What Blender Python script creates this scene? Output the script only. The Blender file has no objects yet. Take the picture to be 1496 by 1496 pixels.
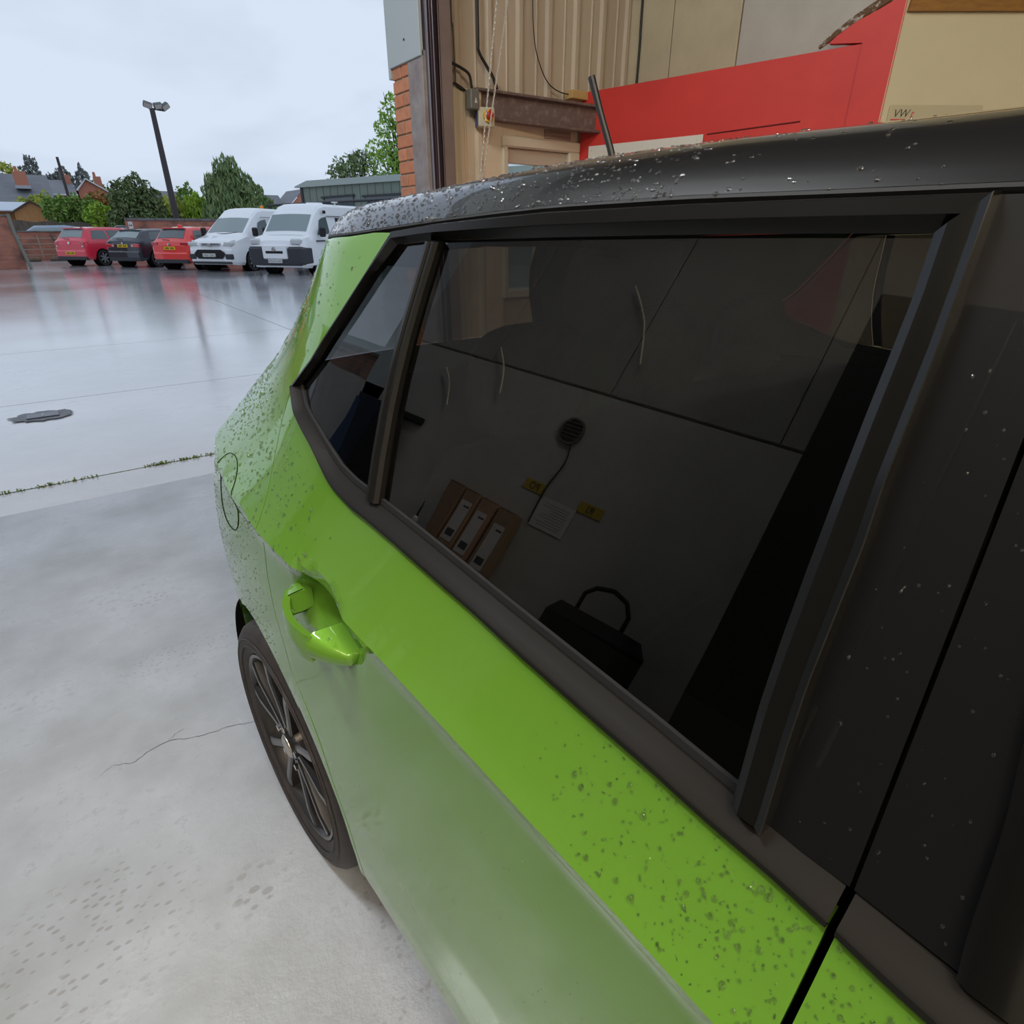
import bpy, math, random
from mathutils import Vector, Matrix
random.seed(7)
C = bpy.context.scene
COL = C.collection
PI = math.pi

# ------------------------------------------------------------------ camera, sky, light, exposure
EYE = 1.375
cam = bpy.data.cameras.new('camera'); cam.lens = 36 * 850 / 1496; cam.sensor_width = 36; cam.clip_end = 400; cam.clip_start = .02
co = bpy.data.objects.new('camera', cam); COL.objects.link(co)
PITCH = math.atan(412 / 850); YAW = math.atan(695 / math.hypot(850, 412))
co.location = (0, 0, EYE); co.rotation_euler = (PI / 2 - PITCH, 0, -YAW)
C.camera = co
C.view_settings.view_transform = 'Standard'; C.view_settings.look = 'None'
C.view_settings.exposure = 0.0; C.view_settings.gamma = 1; C.view_settings.use_curve_mapping = False
C.cycles.use_denoising = True
C.cycles.max_bounces = 10; C.cycles.transparent_max_bounces = 16; C.cycles.sample_clamp_indirect = 6
C.cycles.caustics_reflective = False

w = bpy.data.worlds.new('overcast_sky'); C.world = w; w.use_nodes = True
nt = w.node_tree; nt.nodes.clear()
def N(nt, t, **k):
    n = nt.nodes.new(t)
    for a, v in k.items():
        if a == 'in_':
            for q, x in v.items(): n.inputs[q].default_value = x
        else: setattr(n, a, v)
    return n
tc = N(nt, 'ShaderNodeTexCoord'); mp = N(nt, 'ShaderNodeMapping', in_={'Scale': (1.0, 1.0, 3.2)})
n1 = N(nt, 'ShaderNodeTexNoise', in_={'Scale': 1.5, 'Detail': 5.0, 'Roughness': .5, 'Distortion': .3})
cr = N(nt, 'ShaderNodeValToRGB')
cr.color_ramp.elements[0].position = .40; cr.color_ramp.elements[0].color = (.46, .55, .70, 1)
cr.color_ramp.elements[1].position = .62; cr.color_ramp.elements[1].color = (.68, .78, .92, 1)
bgn = N(nt, 'ShaderNodeBackground', in_={'Strength': 1.0}); wo = N(nt, 'ShaderNodeOutputWorld')
L = nt.links.new
L(tc.outputs['Generated'], mp.inputs['Vector']); L(mp.outputs[0], n1.inputs['Vector']); L(n1.outputs['Fac'], cr.inputs[0])
L(cr.outputs[0], bgn.inputs[0]); L(bgn.outputs[0], wo.inputs[0])

# ------------------------------------------------------------------ helpers
def mat(name, col, rough=.5, metal=0., coat=0., coatr=.03, spec=.5, emit=None, estr=1., trans=0., ior=1.45, alpha=1.):
    m = bpy.data.materials.new(name); m.use_nodes = True
    b = m.node_tree.nodes['Principled BSDF']
    b.inputs['Base Color'].default_value = (*col, 1); b.inputs['Roughness'].default_value = rough
    b.inputs['Metallic'].default_value = metal; b.inputs['Coat Weight'].default_value = coat
    b.inputs['Coat Roughness'].default_value = coatr; b.inputs['Specular IOR Level'].default_value = spec
    b.inputs['Transmission Weight'].default_value = trans; b.inputs['IOR'].default_value = ior
    if emit: b.inputs['Emission Color'].default_value = (*emit, 1); b.inputs['Emission Strength'].default_value = estr
    return m
def noisy(m, scale, c2, fac=(.35, .65), rough2=None, bump=0., detail=6, stretch=(1, 1, 1), bscale=None, obj=True):
    """blend a second colour (and roughness) in by noise, and add bump"""
    nt = m.node_tree; b = nt.nodes['Principled BSDF']; L = nt.links.new
    tc = N(nt, 'ShaderNodeTexCoord'); mp = N(nt, 'ShaderNodeMapping', in_={'Scale': stretch})
    n = N(nt, 'ShaderNodeTexNoise', in_={'Scale': scale, 'Detail': detail, 'Roughness': .62})
    r = N(nt, 'ShaderNodeMapRange', in_={'From Min': fac[0], 'From Max': fac[1]})
    L(tc.outputs['Object'], mp.inputs[0]); L(mp.outputs[0], n.inputs['Vector']); L(n.outputs['Fac'], r.inputs['Value'])
    mx = N(nt, 'ShaderNodeMix', data_type='RGBA')
    mx.inputs['A'].default_value = b.inputs['Base Color'].default_value; mx.inputs['B'].default_value = (*c2, 1)
    L(r.outputs[0], mx.inputs['Factor']); L(mx.outputs['Result'], b.inputs['Base Color'])
    if rough2 is not None:
        m2 = N(nt, 'ShaderNodeMapRange', in_={'To Min': b.inputs['Roughness'].default_value, 'To Max': rough2})
        L(r.outputs[0], m2.inputs['Value']); L(m2.outputs[0], b.inputs['Roughness'])
    if bump:
        n2 = N(nt, 'ShaderNodeTexNoise', in_={'Scale': bscale or scale * 4, 'Detail': 4.})
        L(mp.outputs[0], n2.inputs['Vector'])
        bp = N(nt, 'ShaderNodeBump', in_={'Strength': bump, 'Distance': .01}); L(n2.outputs['Fac'], bp.inputs['Height'])
        L(bp.outputs[0], b.inputs['Normal'])
    return m
def glass(name, tint, f0=1.5, rough=0.):
    """thin sheet glass: fresnel reflection over a tinted see-through layer"""
    m = bpy.data.materials.new(name); m.use_nodes = True; nt = m.node_tree; nt.nodes.clear(); L = nt.links.new
    o = N(nt, 'ShaderNodeOutputMaterial'); mx = N(nt, 'ShaderNodeMixShader'); fr = N(nt, 'ShaderNodeFresnel', in_={'IOR': f0})
    g = N(nt, 'ShaderNodeBsdfGlossy', in_={'Roughness': rough}); t = N(nt, 'ShaderNodeBsdfTransparent', in_={'Color': (*tint, 1)})
    ge = N(nt, 'ShaderNodeNewGeometry'); io = N(nt, 'ShaderNodeMapRange', in_={'To Min': f0, 'To Max': 1 / f0})   # same reflectance from both sides of the sheet
    L(ge.outputs['Backfacing'], io.inputs['Value']); L(io.outputs[0], fr.inputs['IOR'])
    L(fr.outputs[0], mx.inputs[0]); L(t.outputs[0], mx.inputs[1]); L(g.outputs[0], mx.inputs[2]); L(mx.outputs[0], o.inputs[0])
    return m
def finish(me, sharp=35):
    me.validate(); me.update()
    me.polygons.foreach_set('use_smooth', [True] * len(me.polygons)); me.set_sharp_from_angle(angle=math.radians(sharp))
def part(name, vf, m, parent=None, sharp=35, base=(0, 0, 0), **props):
    v, f = vf[0], vf[1]
    me = bpy.data.meshes.new(name); me.from_pydata([tuple(p) for p in v], [], [tuple(q) for q in f])
    if isinstance(m, (list, tuple)):
        for x in m: me.materials.append(x)
        if len(vf) > 2: me.polygons.foreach_set('material_index', vf[2])
    elif m: me.materials.append(m)
    finish(me, sharp)
    o = bpy.data.objects.new(name, me); COL.objects.link(o); o.parent = parent
    for k, x in props.items(): o[k] = x
    return o
def thing(name, label, cat, loc=(0, 0, 0), rz=0., group=None):
    o = bpy.data.objects.new(name, None); o.empty_display_size = .1; COL.objects.link(o)
    o.location = loc; o.rotation_euler = (0, 0, rz); o['label'] = label; o['category'] = cat
    if group: o['group'] = group
    return o
def struct(name, vf, m, parent=None, **k):
    o = part(name, vf, m, parent, **k)
    if parent is None: o['kind'] = 'structure'
    return o
def copy_tree(o, parent=None):
    c = o.copy(); COL.objects.link(c); c.parent = parent
    for ch in list(o.children): copy_tree(ch, c)
    return c
class MB:
    def __init__(s): s.v = []; s.f = []; s.mi = []
    def add(s, vf, mi=0, M=None):
        o = len(s.v); s.v += [M @ Vector(p) if M else Vector(p) for p in vf[0]]
        s.f += [tuple(i + o for i in q) for q in vf[1]]; s.mi += [mi] * len(vf[1]); return s
    def vf(s): return s.v, s.f, s.mi
def box(x0, x1, y0, y1, z0, z1):
    v = [(x, y, z) for z in (z0, z1) for y in (y0, y1) for x in (x0, x1)]
    return v, [(0, 2, 3, 1), (4, 5, 7, 6), (0, 1, 5, 4), (2, 6, 7, 3), (0, 4, 6, 2), (1, 3, 7, 5)]
def bbox_(x0, x1, y0, y1, z0, z1, r=.01):
    """box with chamfered edges"""
    x0, x1 = sorted((x0, x1)); y0, y1 = sorted((y0, y1)); z0, z1 = sorted((z0, z1))
    r = min(r, (x1-x0)/2.2, (y1-y0)/2.2, (z1-z0)/2.2); v = []
    for z, s in ((z0, r), (z0 + r, 0), (z1 - r, 0), (z1, r)):
        v += [(x0+s+r*(s == 0), y0+s, z), (x1-s-r*(s == 0), y0+s, z), (x1-s, y0+s+r*(s == 0), z), (x1-s, y1-s-r*(s == 0), z),
              (x1-s-r*(s == 0), y1-s, z), (x0+s+r*(s == 0), y1-s, z), (x0+s, y1-s-r*(s == 0), z), (x0+s, y0+s+r*(s == 0), z)]
    f = [tuple(range(7, -1, -1)), tuple(range(24, 32))]
    for k in range(3):
        for i in range(8): f.append((k*8+i, k*8+(i+1) % 8, k*8+8+(i+1) % 8, k*8+8+i))
    return v, f
def grid(nu, nv, fn, close_u=False):
    v = [fn(i / nu, j / nv) for j in range(nv + 1) for i in range(nu + 1)]
    f = [(j*(nu+1)+i, j*(nu+1)+i+1, (j+1)*(nu+1)+i+1, (j+1)*(nu+1)+i) for j in range(nv) for i in range(nu)]
    return v, f
def resample(p, n):
    """n+1 points spread evenly along a polyline"""
    d = [0]
    for a, b in zip(p, p[1:]): d.append(d[-1] + math.dist(a, b))
    out = []; k = 0
    for i in range(n + 1):
        t = d[-1] * i / n
        while k < len(p) - 2 and d[k+1] < t: k += 1
        u = (t - d[k]) / max(1e-9, d[k+1] - d[k]); out.append(tuple(a + (b - a) * u for a, b in zip(p[k], p[k+1])))
    return out
def tube(pts, r, n=8, cap=True):
    pts = [Vector(p) for p in pts]; v = []; f = []; up = Vector((.13, .21, .97)).normalized()
    for i, p in enumerate(pts):
        d = (pts[min(i+1, len(pts)-1)] - pts[max(i-1, 0)]).normalized()
        if abs(d.dot(up)) > .95: up = Vector((.9, .3, .1)).normalized()
        x = d.cross(up).normalized(); y = x.cross(d); up = y
        rr = r[i] if isinstance(r, (list, tuple)) else r
        for k in range(n):
            a = 2*PI*k/n; v.append(p + x*math.cos(a)*rr + y*math.sin(a)*rr)
        if i:
            for k in range(n): f.append(((i-1)*n+k, (i-1)*n+(k+1) % n, i*n+(k+1) % n, i*n+k))
    if cap: f += [tuple(range(n-1, -1, -1)), tuple(range((len(pts)-1)*n, len(pts)*n))]
    return v, f
def lathe(prof, n=32, ax='x'):
    """prof: (height along axis, radius)"""
    v = []; f = []
    for i, (h, r) in enumerate(prof):
        for k in range(n):
            a = 2*PI*k/n; c, s = math.cos(a)*r, math.sin(a)*r
            v.append({'x': (h, c, s), 'y': (c, h, s), 'z': (c, s, h)}[ax])
        if i:
            for k in range(n): f.append(((i-1)*n+k, (i-1)*n+(k+1) % n, i*n+(k+1) % n, i*n+k))
    return v, f
def disc(c, r, n=24, ax='x'):
    return lathe([(0, 0.0001), (0, r)], n, ax)
def lerp(a, b, t): return a + (b - a) * t
def itp(x, xs, ys):
    if xs[0] > xs[-1]: xs, ys = xs[::-1], ys[::-1]
    if x <= xs[0]: return ys[0]
    for i in range(1, len(xs)):
        if x <= xs[i]: return ys[i-1] + (ys[i] - ys[i-1]) * (x - xs[i-1]) / max(1e-9, xs[i] - xs[i-1])
    return ys[-1]
def sm(x, a, c):
    t = min(1, max(0, (x - a) / (c - a))); return t*t*(3 - 2*t)
def text(name, s, size, m, parent, loc, rot, ext=.0005, shear=0., align='CENTER'):
    cu = bpy.data.curves.new(name, 'FONT'); cu.body = s; cu.size = size; cu.extrude = ext; cu.align_x = align; cu.shear = shear
    cu.materials.append(m); o = bpy.data.objects.new(name, cu); COL.objects.link(o); o.parent = parent
    bpy.context.view_layer.update()
    me = bpy.data.meshes.new_from_object(o.evaluated_get(bpy.context.evaluated_depsgraph_get())); bpy.data.objects.remove(o)
    o = bpy.data.objects.new(name, me); COL.objects.link(o); o.parent = parent; me.materials.clear(); me.materials.append(m)
    o.location = loc; o.rotation_euler = rot; return o

# ------------------------------------------------------------------ materials
def paint(name, col, metal=.0, rough=.4, flake=False, coat=1.):
    m = mat(name, col, rough, metal, coat=coat, coatr=.02)
    return m
M_green = paint('lime_green_metallic_paint', (.135, .305, .034), .25, .5)
M_green.node_tree.nodes['Principled BSDF'].inputs['Specular IOR Level'].default_value = 0.
M_green.node_tree.nodes['Principled BSDF'].inputs['Coat IOR'].default_value = 1.5
M_green.node_tree.nodes['Principled BSDF'].inputs['Coat Roughness'].default_value = .05
nt = M_green.node_tree; b = nt.nodes['Principled BSDF']
fl = N(nt, 'ShaderNodeTexVoronoi', in_={'Scale': 900.}); tcn = N(nt, 'ShaderNodeTexCoord')
bm_ = N(nt, 'ShaderNodeBump', in_={'Strength': .05, 'Distance': .001}); nt.links.new(tcn.outputs['Object'], fl.inputs[0])
nt.links.new(fl.outputs['Distance'], bm_.inputs['Height']); nt.links.new(bm_.outputs[0], b.inputs['Normal'])
M_roof = paint('gloss_black_roof_paint', (.006, .006, .007), 0, .3)
M_film = mat('satin_black_frame_film', (.006, .0058, .0055), .22, spec=.4)
M_trim = mat('weathered_black_belt_trim', (.012, .011, .0105), .46, spec=.10)
M_gap = mat('dark_cavity', (.004, .004, .004), .8, spec=.1)
M_rub = mat('black_rubber_seal', (.008, .008, .009), .6)
M_priv = glass('privacy_glass', (.18, .18, .18), 1.85)
M_clear = glass('clear_car_glass', (.55, .6, .58), 1.45)
M_tyre = noisy(mat('tyre_rubber', (.028, .024, .023), .62), 30, (.045, .036, .034), bump=.1)
M_rim = mat('dark_alloy', (.035, .033, .034), .32, .5, coat=.3, coatr=.2)
M_rimf = mat('machined_spoke_face', (.16, .15, .155), .35, .7)
M_disc = mat('brake_disc_steel', (.12, .10, .09), .4, .8)
M_water = glass('rain_water', (1, 1, 1), 1.9)                          # skin of reflection over half-refracting water
nt = M_water.node_tree; mxn = [n for n in nt.nodes if n.bl_idname == 'ShaderNodeMixShader'][0]; tr_ = [n for n in nt.nodes if n.bl_idname == 'ShaderNodeBsdfTransparent'][0]
rf_ = N(nt, 'ShaderNodeBsdfRefraction', in_={'IOR': 1.33, 'Roughness': 0.}); m2_ = N(nt, 'ShaderNodeMixShader', in_={0: .8})
nt.links.new(tr_.outputs[0], m2_.inputs[1]); nt.links.new(rf_.outputs[0], m2_.inputs[2]); nt.links.new(m2_.outputs[0], mxn.inputs[1])
M_seat = noisy(mat('dark_seat_cloth', (.03, .03, .032), .9), 60, (.05, .05, .052))
M_seat2 = noisy(mat('grey_seat_cloth', (.42, .41, .38), .9), 60, (.48, .47, .44))
M_head = noisy(mat('pale_headlining', (.42, .41, .38), .95), 80, (.46, .45, .42))
M_dash = mat('dark_cabin_plastic', (.02, .02, .02), .7)
M_chrome = mat('chrome', (.6, .6, .6), .12, 1.)
M_black = mat('black_plastic', (.012, .012, .013), .4)

# ------------------------------------------------------------------ the green hatchback (surface in car axes: a across, b rearwards, z up)
TH = math.radians(4.43); MID = 1.086
ux, uy = Vector((math.cos(TH), math.sin(TH), 0)), Vector((-math.sin(TH), math.cos(TH), 0))
CB = (MID, -.2, 0.)
car = thing('hatchback_car', 'lime green hatchback with black roof and rain drops, parked in the garage doorway', 'car',
            tuple(ux * MID + uy * -.2), TH)
def Lc(a, b, z): return (a - CB[0], b - CB[1], z)
def W(b):
    return .13 * (b - .75)**2.2 if b > .75 else (.10 * (-1.0 - b)**2.2 if b < -1.0 else 0)
EZ = ([.55, .76, .92, 1.05, 1.175, 1.27, 1.36], [0, .022, .043, .07, .16, .184, .215])
def E(b, z): return .2 * (max(0, z - .6) / .76)**2.6 * (max(0, b - .8) / .45)**1.7
ZC = ([-2.2, .06, .15, .25, .37, .5, .7, .9, 1.2, 1.6], [.88, .916, .924, .929, .936, .943, .948, .945, .93, .90])
def A(b, z):
    t = z - itp(b, *ZC)
    if t >= 0: a = .224 + .38 * t + .018 * (1 - math.exp(-t / .05))
    elif t > -.03: a = .224 + .010 * (-t / .03)
    else: a = itp(z, [.20, .27, .35, .5, .6, .80, .885, .95], [.285, .240, .234, .230, .229, .230, .233, .234])
    return a + W(b) + E(b, z)
def nrm(b, z):
    e = .004; n = Vector((-1, (A(b+e, z) - A(b-e, z)) / (2*e), (A(b, z+e) - A(b, z-e)) / (2*e))); return n.normalized()
def S(b, z, off=0.):
    """point on the side surface, off metres inboard"""
    return Lc(A(b, z) + off, b, z)
def flip(vf):
    """the same shape on the far side of the car"""
    return [(-p[0], p[1], p[2]) for p in vf[0]], [tuple(reversed(q)) for q in vf[1]]
BELT = [(.905, 1.158), (.86, 1.128), (.777, 1.1006), (.719, 1.0759), (.694, 1.0677), (.6325, 1.0585), (.597, 1.0574), (.531, 1.0534), (.447, 1.0462),
        (.376, 1.0405), (.3135, 1.0333), (.227, 1.0253), (.16, 1.0203), (.113, 1.0147), (.0756, 1.0119), (.0544, 1.0096), (.0335, 1.0075), (.001, 1.003), (-.026, 1.0005), (-.3, .985), (-.8, .965), (-1.1, .955)]
GLB = [(.888, 1.158), (.85, 1.135), (.795, 1.1186), (.746, 1.1023), (.696, 1.088), (.655, 1.0819), (.6186, 1.0799), (.59, 1.0777), (.506, 1.0721),
       (.415, 1.0639), (.33, 1.0561), (.244, 1.0487), (.174, 1.0428), (.1055, 1.0355), (.0888, 1.0339), (.068, 1.0325), (.032, 1.0295), (.008, 1.0280), (-.0255, 1.0251), (-.049, 1.0232), (-.3, 1.006), (-.8, .985), (-1.1, .975)]
SLO = [(.905, 1.158), (.84, 1.206), (.7765, 1.2723), (.7261, 1.327), (.6855, 1.3735)]
SLI = [(.888, 1.158), (.828, 1.205), (.768, 1.2717), (.725, 1.3204), (.6793, 1.3593)]
TOPO = [(.6855, 1.3735), (.598, 1.3811), (.505, 1.3861), (.43, 1.3897), (.2875, 1.3922), (.188, 1.3927), (.1486, 1.3927), (.0973, 1.3928)]
TOPI = [(.6793, 1.3593), (.6192, 1.3637), (.599, 1.3646), (.427, 1.3688), (.283, 1.3718), (.183, 1.3730), (.1181, 1.3733)]
PILI = [(.1181, 1.3733), (.1160, 1.3383), (.1160, 1.3086), (.1160, 1.2741), (.1155, 1.2339), (.1146, 1.1879), (.113, 1.1396), (.1106, 1.0988), (.1035, 1.0355)]
PILO = [(.0973, 1.3928), (.0934, 1.3195), (.0923, 1.2461), (.0898, 1.2115), (.0892, 1.1707), (.0885, 1.1278), (.0858, 1.0886), (.0808, 1.0404), (.0806, 1.0335)]
BARL = [(.6103, 1.3639), (.6159, 1.3118), (.6219, 1.267), (.6250, 1.2244), (.6240, 1.1776), (.6182, 1.127), (.609, 1.0797)]
BARR = [(.5899, 1.3634), (.5976, 1.3058), (.6016, 1.2619), (.6025, 1.2205), (.6009, 1.1826), (.5946, 1.129), (.5853, 1.0785)]
SEAM = [(.915, 1.1595), (.925, 1.1), (.915, 1.045), (.897, .985), (.888, .947), (.905, .85), (.896, .771), (.880, .7228), (.865, .6645)]
HUB = (1.078, .300)
def belt_z(b): return itp(b, [p[0] for p in BELT], [p[1] for p in BELT])
def seam_b(z):
    if z >= .6645: return itp(z, [p[1] for p in SEAM], [p[0] for p in SEAM])
    r = lerp(.374, .422, sm(z, .45, .6645)); return HUB[0] - math.sqrt(max(0, r*r - (z - HUB[1])**2))
def strip(outer, inner, prof, n=40, z=lambda b, z_: 0):
    """band between two outlines on the side; prof: (fraction across, inboard offset)"""
    o, i = resample(outer, n), resample(inner, n); v = []; f = []
    for k in range(n + 1):
        for t, off in prof: v.append(S(lerp(o[k][0], i[k][0], t), lerp(o[k][1], i[k][1], t), off))
    m = len(prof)
    for k in range(n):
        for j in range(m - 1): f.append((k*m+j, (k+1)*m+j, (k+1)*m+j+1, k*m+j+1))
    return v, f
def skin(b0, b1f, zbf, nu, nv1, nv2, dent=None, ztop=belt_z):
    """panel from the sill up over the crease to the belt"""
    rows = [('l', j / nv1) for j in range(nv1)] + [('c', 0)] + [('u', j / nv2) for j in range(1, nv2 + 1)]
    v = []
    for kind, t in rows:
        for i in range(nu + 1):
            u = i / nu; b = lerp(b0, b1f(.9), u)
            for _ in range(6):
                zb, zc, zt = zbf(b), itp(b, *ZC), ztop(b)
                z = lerp(zb, zc - .0005, t) if kind == 'l' else (zc if kind == 'c' else lerp(zc, zt, t))
                b = lerp(b0, b1f(z), u)
            off = dent(b, z) if dent else 0
            v.append(S(b, z, off))
    n = nu + 1; f = [(j*n+i, j*n+i+1, (j+1)*n+i+1, (j+1)*n+i) for j in range(len(rows)-1) for i in range(nu)]
    # folded edge going inwards all round
    loop = [i for i in range(n)] + [j*n+nu for j in range(1, len(rows))] + [(len(rows)-1)*n+i for i in range(nu-1, -1, -1)] + [j*n for j in range(len(rows)-2, 0, -1)]
    o = len(v)
    for k in loop: p = v[k]; v.append((p[0] + .014, p[1], p[2]))
    m = len(loop)
    f += [(loop[k], o + k, o + (k+1) % m, loop[(k+1) % m]) for k in range(m)]
    return v, f
def dent(b, z):
    r = math.hypot((b - .660) / .112, (z - .905) / .060)
    return .034 * (1 - r*r)**1.3 if r < 1 else 0
door = part('rear_door', skin(.0318, lambda z: seam_b(z), lambda b: .262, 150, 44, 12, dent), M_green, car, sharp=22)
fr_prof = [(0, .004), (0, -.003), (.12, -.006), (.5, -.006), (.62, -.0055), (1, .005), (1, .012)]
mb = MB()
mb.add(strip(TOPO, TOPI, [(0, .006), (0, -.004), (.06, -.0065), (.5, -.0065), (.56, -.005), (1, .004), (1, .014)], 50))
mb.add(strip(SLO, SLI, [(0, .004), (0, -.003), (.1, -.006), (.45, -.006), (1, .004), (1, .014)], 40))
mb.add(strip(PILO, PILI, [(0, .012), (-.07, .001), (-.03, -.0105), (.0, -.0110), (.20, -.0080), (.46, -.0088), (.72, -.0085), (.98, -.0045), (1.0, .004), (1, .014)], 40))
part('window_frame', mb.vf()[:2], M_film, door, sharp=25, label='satin black door frame film')
bl = [p for p in BELT if p[0] > .0335] + [(.0318, 1.0072)]; gl = [p for p in GLB if p[0] > .034] + [(.0322, 1.0295)]
tprof = [(0, .008), (0, -.001), (.10, -.007), (.34, -.0095), (.42, -.0085), (.60, -.003), (.95, .0035), (1, .012)]
part('belt_trim', strip(bl, gl, tprof, 80), M_trim, door, sharp=25)
part('division_bar', strip(BARL, BARR, [(0, .012), (0, -.001), (.18, -.006), (.45, -.0065), (.55, -.004), (.85, -.004), (1, .001), (1, .012)], 40), M_film, door, sharp=25)
def coons(bot, top, left, right, nu, nv, off):
    B_, T_, L_, R_ = resample(bot, nu), resample(top, nu), resample(left, nv), resample(right, nv); v = []
    for j in range(nv + 1):
        for i in range(nu + 1):
            u, t = i / nu, j / nv; q = []
            for k in (0, 1):
                q.append((1-t)*B_[i][k] + t*T_[i][k] + (1-u)*L_[j][k] + u*R_[j][k]
                         - ((1-u)*(1-t)*B_[0][k] + u*(1-t)*B_[-1][k] + (1-u)*t*T_[0][k] + u*t*T_[-1][k]))
            v.append(S(q[0], q[1], off))
    n = nu + 1
    return v, [(j*n+i, j*n+i+1, (j+1)*n+i+1, (j+1)*n+i) for j in range(nv) for i in range(nu)]
mainb = [(.59, 1.0777)] + [p for p in GLB if .1055 <= p[0] < .58]
mainb[-1] = (.1035, 1.0355)
maint = [(.5899, 1.3634)] + [p for p in TOPI if p[0] < .58]
gm = coons(mainb, maint, BARR[::-1], PILI[::-1], 30, 20, .008)
pane = part('window_glass', gm, M_priv, door, label='dark tinted main side window')
qb = [p for p in GLB if p[0] > .6]; qb = qb + [(.609, 1.0797)]
qt = [(.6793, 1.3593), (.6103, 1.3639)]
gq = coons(qb, qt, SLI, BARL[::-1], 18, 20, .008)
part('quarter_glass', gq, M_priv, door, label='dark tinted triangular quarter window')
# black seal line at the foot of the panes
gi = [(b, z + .0055) for b, z in gl]
part('glass_seal', strip(gl, gi, [(0, .008), (0, .0045), (1, .0045), (1, .010)], 60), M_rub, door)
# gloss black pillar panels either side of the door gap
def gapb(z): return .0293 + .02 * max(0, z - 1.03) / .36
zs = [1.0297 + (1.392 - 1.0297) * k / 20 for k in range(21)]
part('pillar_panel', strip([(gapb(z) + .0013, z) for z in zs], [(itp(z, [p[1] for p in PILO], [p[0] for p in PILO]) - .001, z) for z in zs], [(0, .014), (0, .003), (1, .003)], 24), M_roof, door)
# door handle: bowed grip with a hand hole, wedge at the front end, cap at the rear end
def handle():
    mb = MB(); b0, b1 = .580, .768
    def zc(s): return lerp(.874, .896, s)
    def hh(s): return .005 + .019 * math.sin(PI * min(1, max(0, s)))**.6
    def out(s): return -.002 - .046 * math.sin(PI * s)**.8
    def sec(s, inner):
        b = lerp(b0, b1, s); z, h, o = zc(s), hh(s), out(s); i = inner(s)
        pts = [(o * .78 + i * .22, z + h * .98), (o * .97, z + h * .55), (o, z), (o * .97, z - h * .55), (o * .78 + i * .22, z - h), (i, z - h * .8), (i, z), (i, z + h * .8)]
        return [Lc(A(b, zc(s)) + q[0], b, q[1]) for q in pts]
    def loft(s0, s1, inner, n):
        v = []; f = []
        for k in range(n + 1):
            v += sec(lerp(s0, s1, k / n), inner)
            if k:
                for j in range(8): f.append(((k-1)*8+j, (k-1)*8+(j+1) % 8, k*8+(j+1) % 8, k*8+j))
        f += [tuple(range(7, -1, -1)), tuple(range(n*8, n*8+8))]
        return v, f
    mb.add(loft(.012, .30, lambda s: .012, 12))
    mb.add(loft(.28, .90, lambda s: out(s) + .013, 20))
    mb.add(loft(.80, .988, lambda s: .012, 10))
    return mb.vf()[:2]
hd = part('door_handle', handle(), M_green, door, sharp=62)
v = []
for k in range(9):
    s = .80; a = PI * k / 8; b_ = lerp(.580, .768, s); v.append(Vector(Lc(A(b_, .89) - .0005 - .0305 * math.sin(a)**.5, b_, .892 + .0185 * math.cos(a))))
part('handle_bolt_line', tube(v, .0007, 5), M_gap, door)
# front door
fd = part('front_door', skin(-1.06, lambda z: .0265, lambda b: .262, 60, 24, 10), M_green, car, sharp=22)
bl2 = [(.0267, 1.0066)] + [p for p in BELT if p[0] < .01 and p[0] > -1.0]; gl2 = [(.0267, 1.0290)] + [p for p in GLB if p[0] < .01 and p[0] > -1.0]
part('belt_trim', strip(bl2, gl2, tprof, 60), M_trim, fd, sharp=25)
FF = [(.018, 1.387), (.008, 1.25), (-.0064, 1.1473), (-.0141, 1.1092), (-.018, 1.0756), (-.0207, 1.0496), (-.0248, 1.027)]
FF2 = [(b - .035, z) for b, z in FF]
part('pillar_panel', strip([(gapb(z) - .0013, z) for z in zs], resample(FF[::-1], 20), [(0, .014), (0, .003), (1, .003)], 20), M_roof, fd)
part('window_frame', strip(FF, FF2, [(0, .008), (0, -.001), (.15, -.004), (.7, -.004), (1, .004), (1, .012)], 20), M_film, fd)
FT = [(.018, 1.392), (-.35, 1.385), (-.6, 1.36)]; FTI = [(-.017, 1.372), (-.35, 1.366), (-.58, 1.343)]
FA = [(-.6, 1.36), (-.8, 1.25), (-.98, 1.10), (-1.05, .98)]; FAI = [(-.58, 1.343), (-.77, 1.24), (-.93, 1.10), (-.99, .99)]
mb = MB().add(strip(FT, FTI, fr_prof, 20)).add(strip(FA, FAI, fr_prof, 20)); part('roof_frame', mb.vf()[:2], M_film, fd)
part('window_glass', coons([(-.0598, 1.0225), (-.3, 1.006), (-.8, .985), (-.99, .98)], [(-.017, 1.372), (-.35, 1.366), (-.58, 1.343)], FF2[::-1], FAI[::-1], 24, 16, .008), M_priv, fd)
# far side doors: window openings seen through the cabin
fdr = part('far_side_doors', flip(skin(-1.06, lambda z: seam_b(z), lambda b: .262, 60, 12, 4)), M_green, car)
mb = MB(); mb.add(flip(strip(TOPO, TOPI, fr_prof, 20))).add(flip(strip(SLO, SLI, fr_prof, 20))).add(flip(strip([(.0, 1.39), (-.02, 1.03)], PILI, fr_prof, 20)))
mb.add(flip(strip(FT, FTI, fr_prof, 20))).add(flip(strip(FA, FAI, fr_prof, 20)))
mb.add(flip(strip(BELT[:-2], GLB[:-2], tprof, 40))).add(flip(strip(BARL, BARR, fr_prof, 10)))
part('window_frame', mb.vf()[:2], M_film, fdr)
mb = MB().add(flip(gm)).add(flip(gq)).add(flip(coons([(-.0598, 1.0225), (-.3, 1.006), (-.8, .985), (-.99, .98)], [(-.017, 1.372), (-.35, 1.366), (-.58, 1.343)], FF2[::-1], FAI[::-1], 10, 8, .008)))
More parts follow.
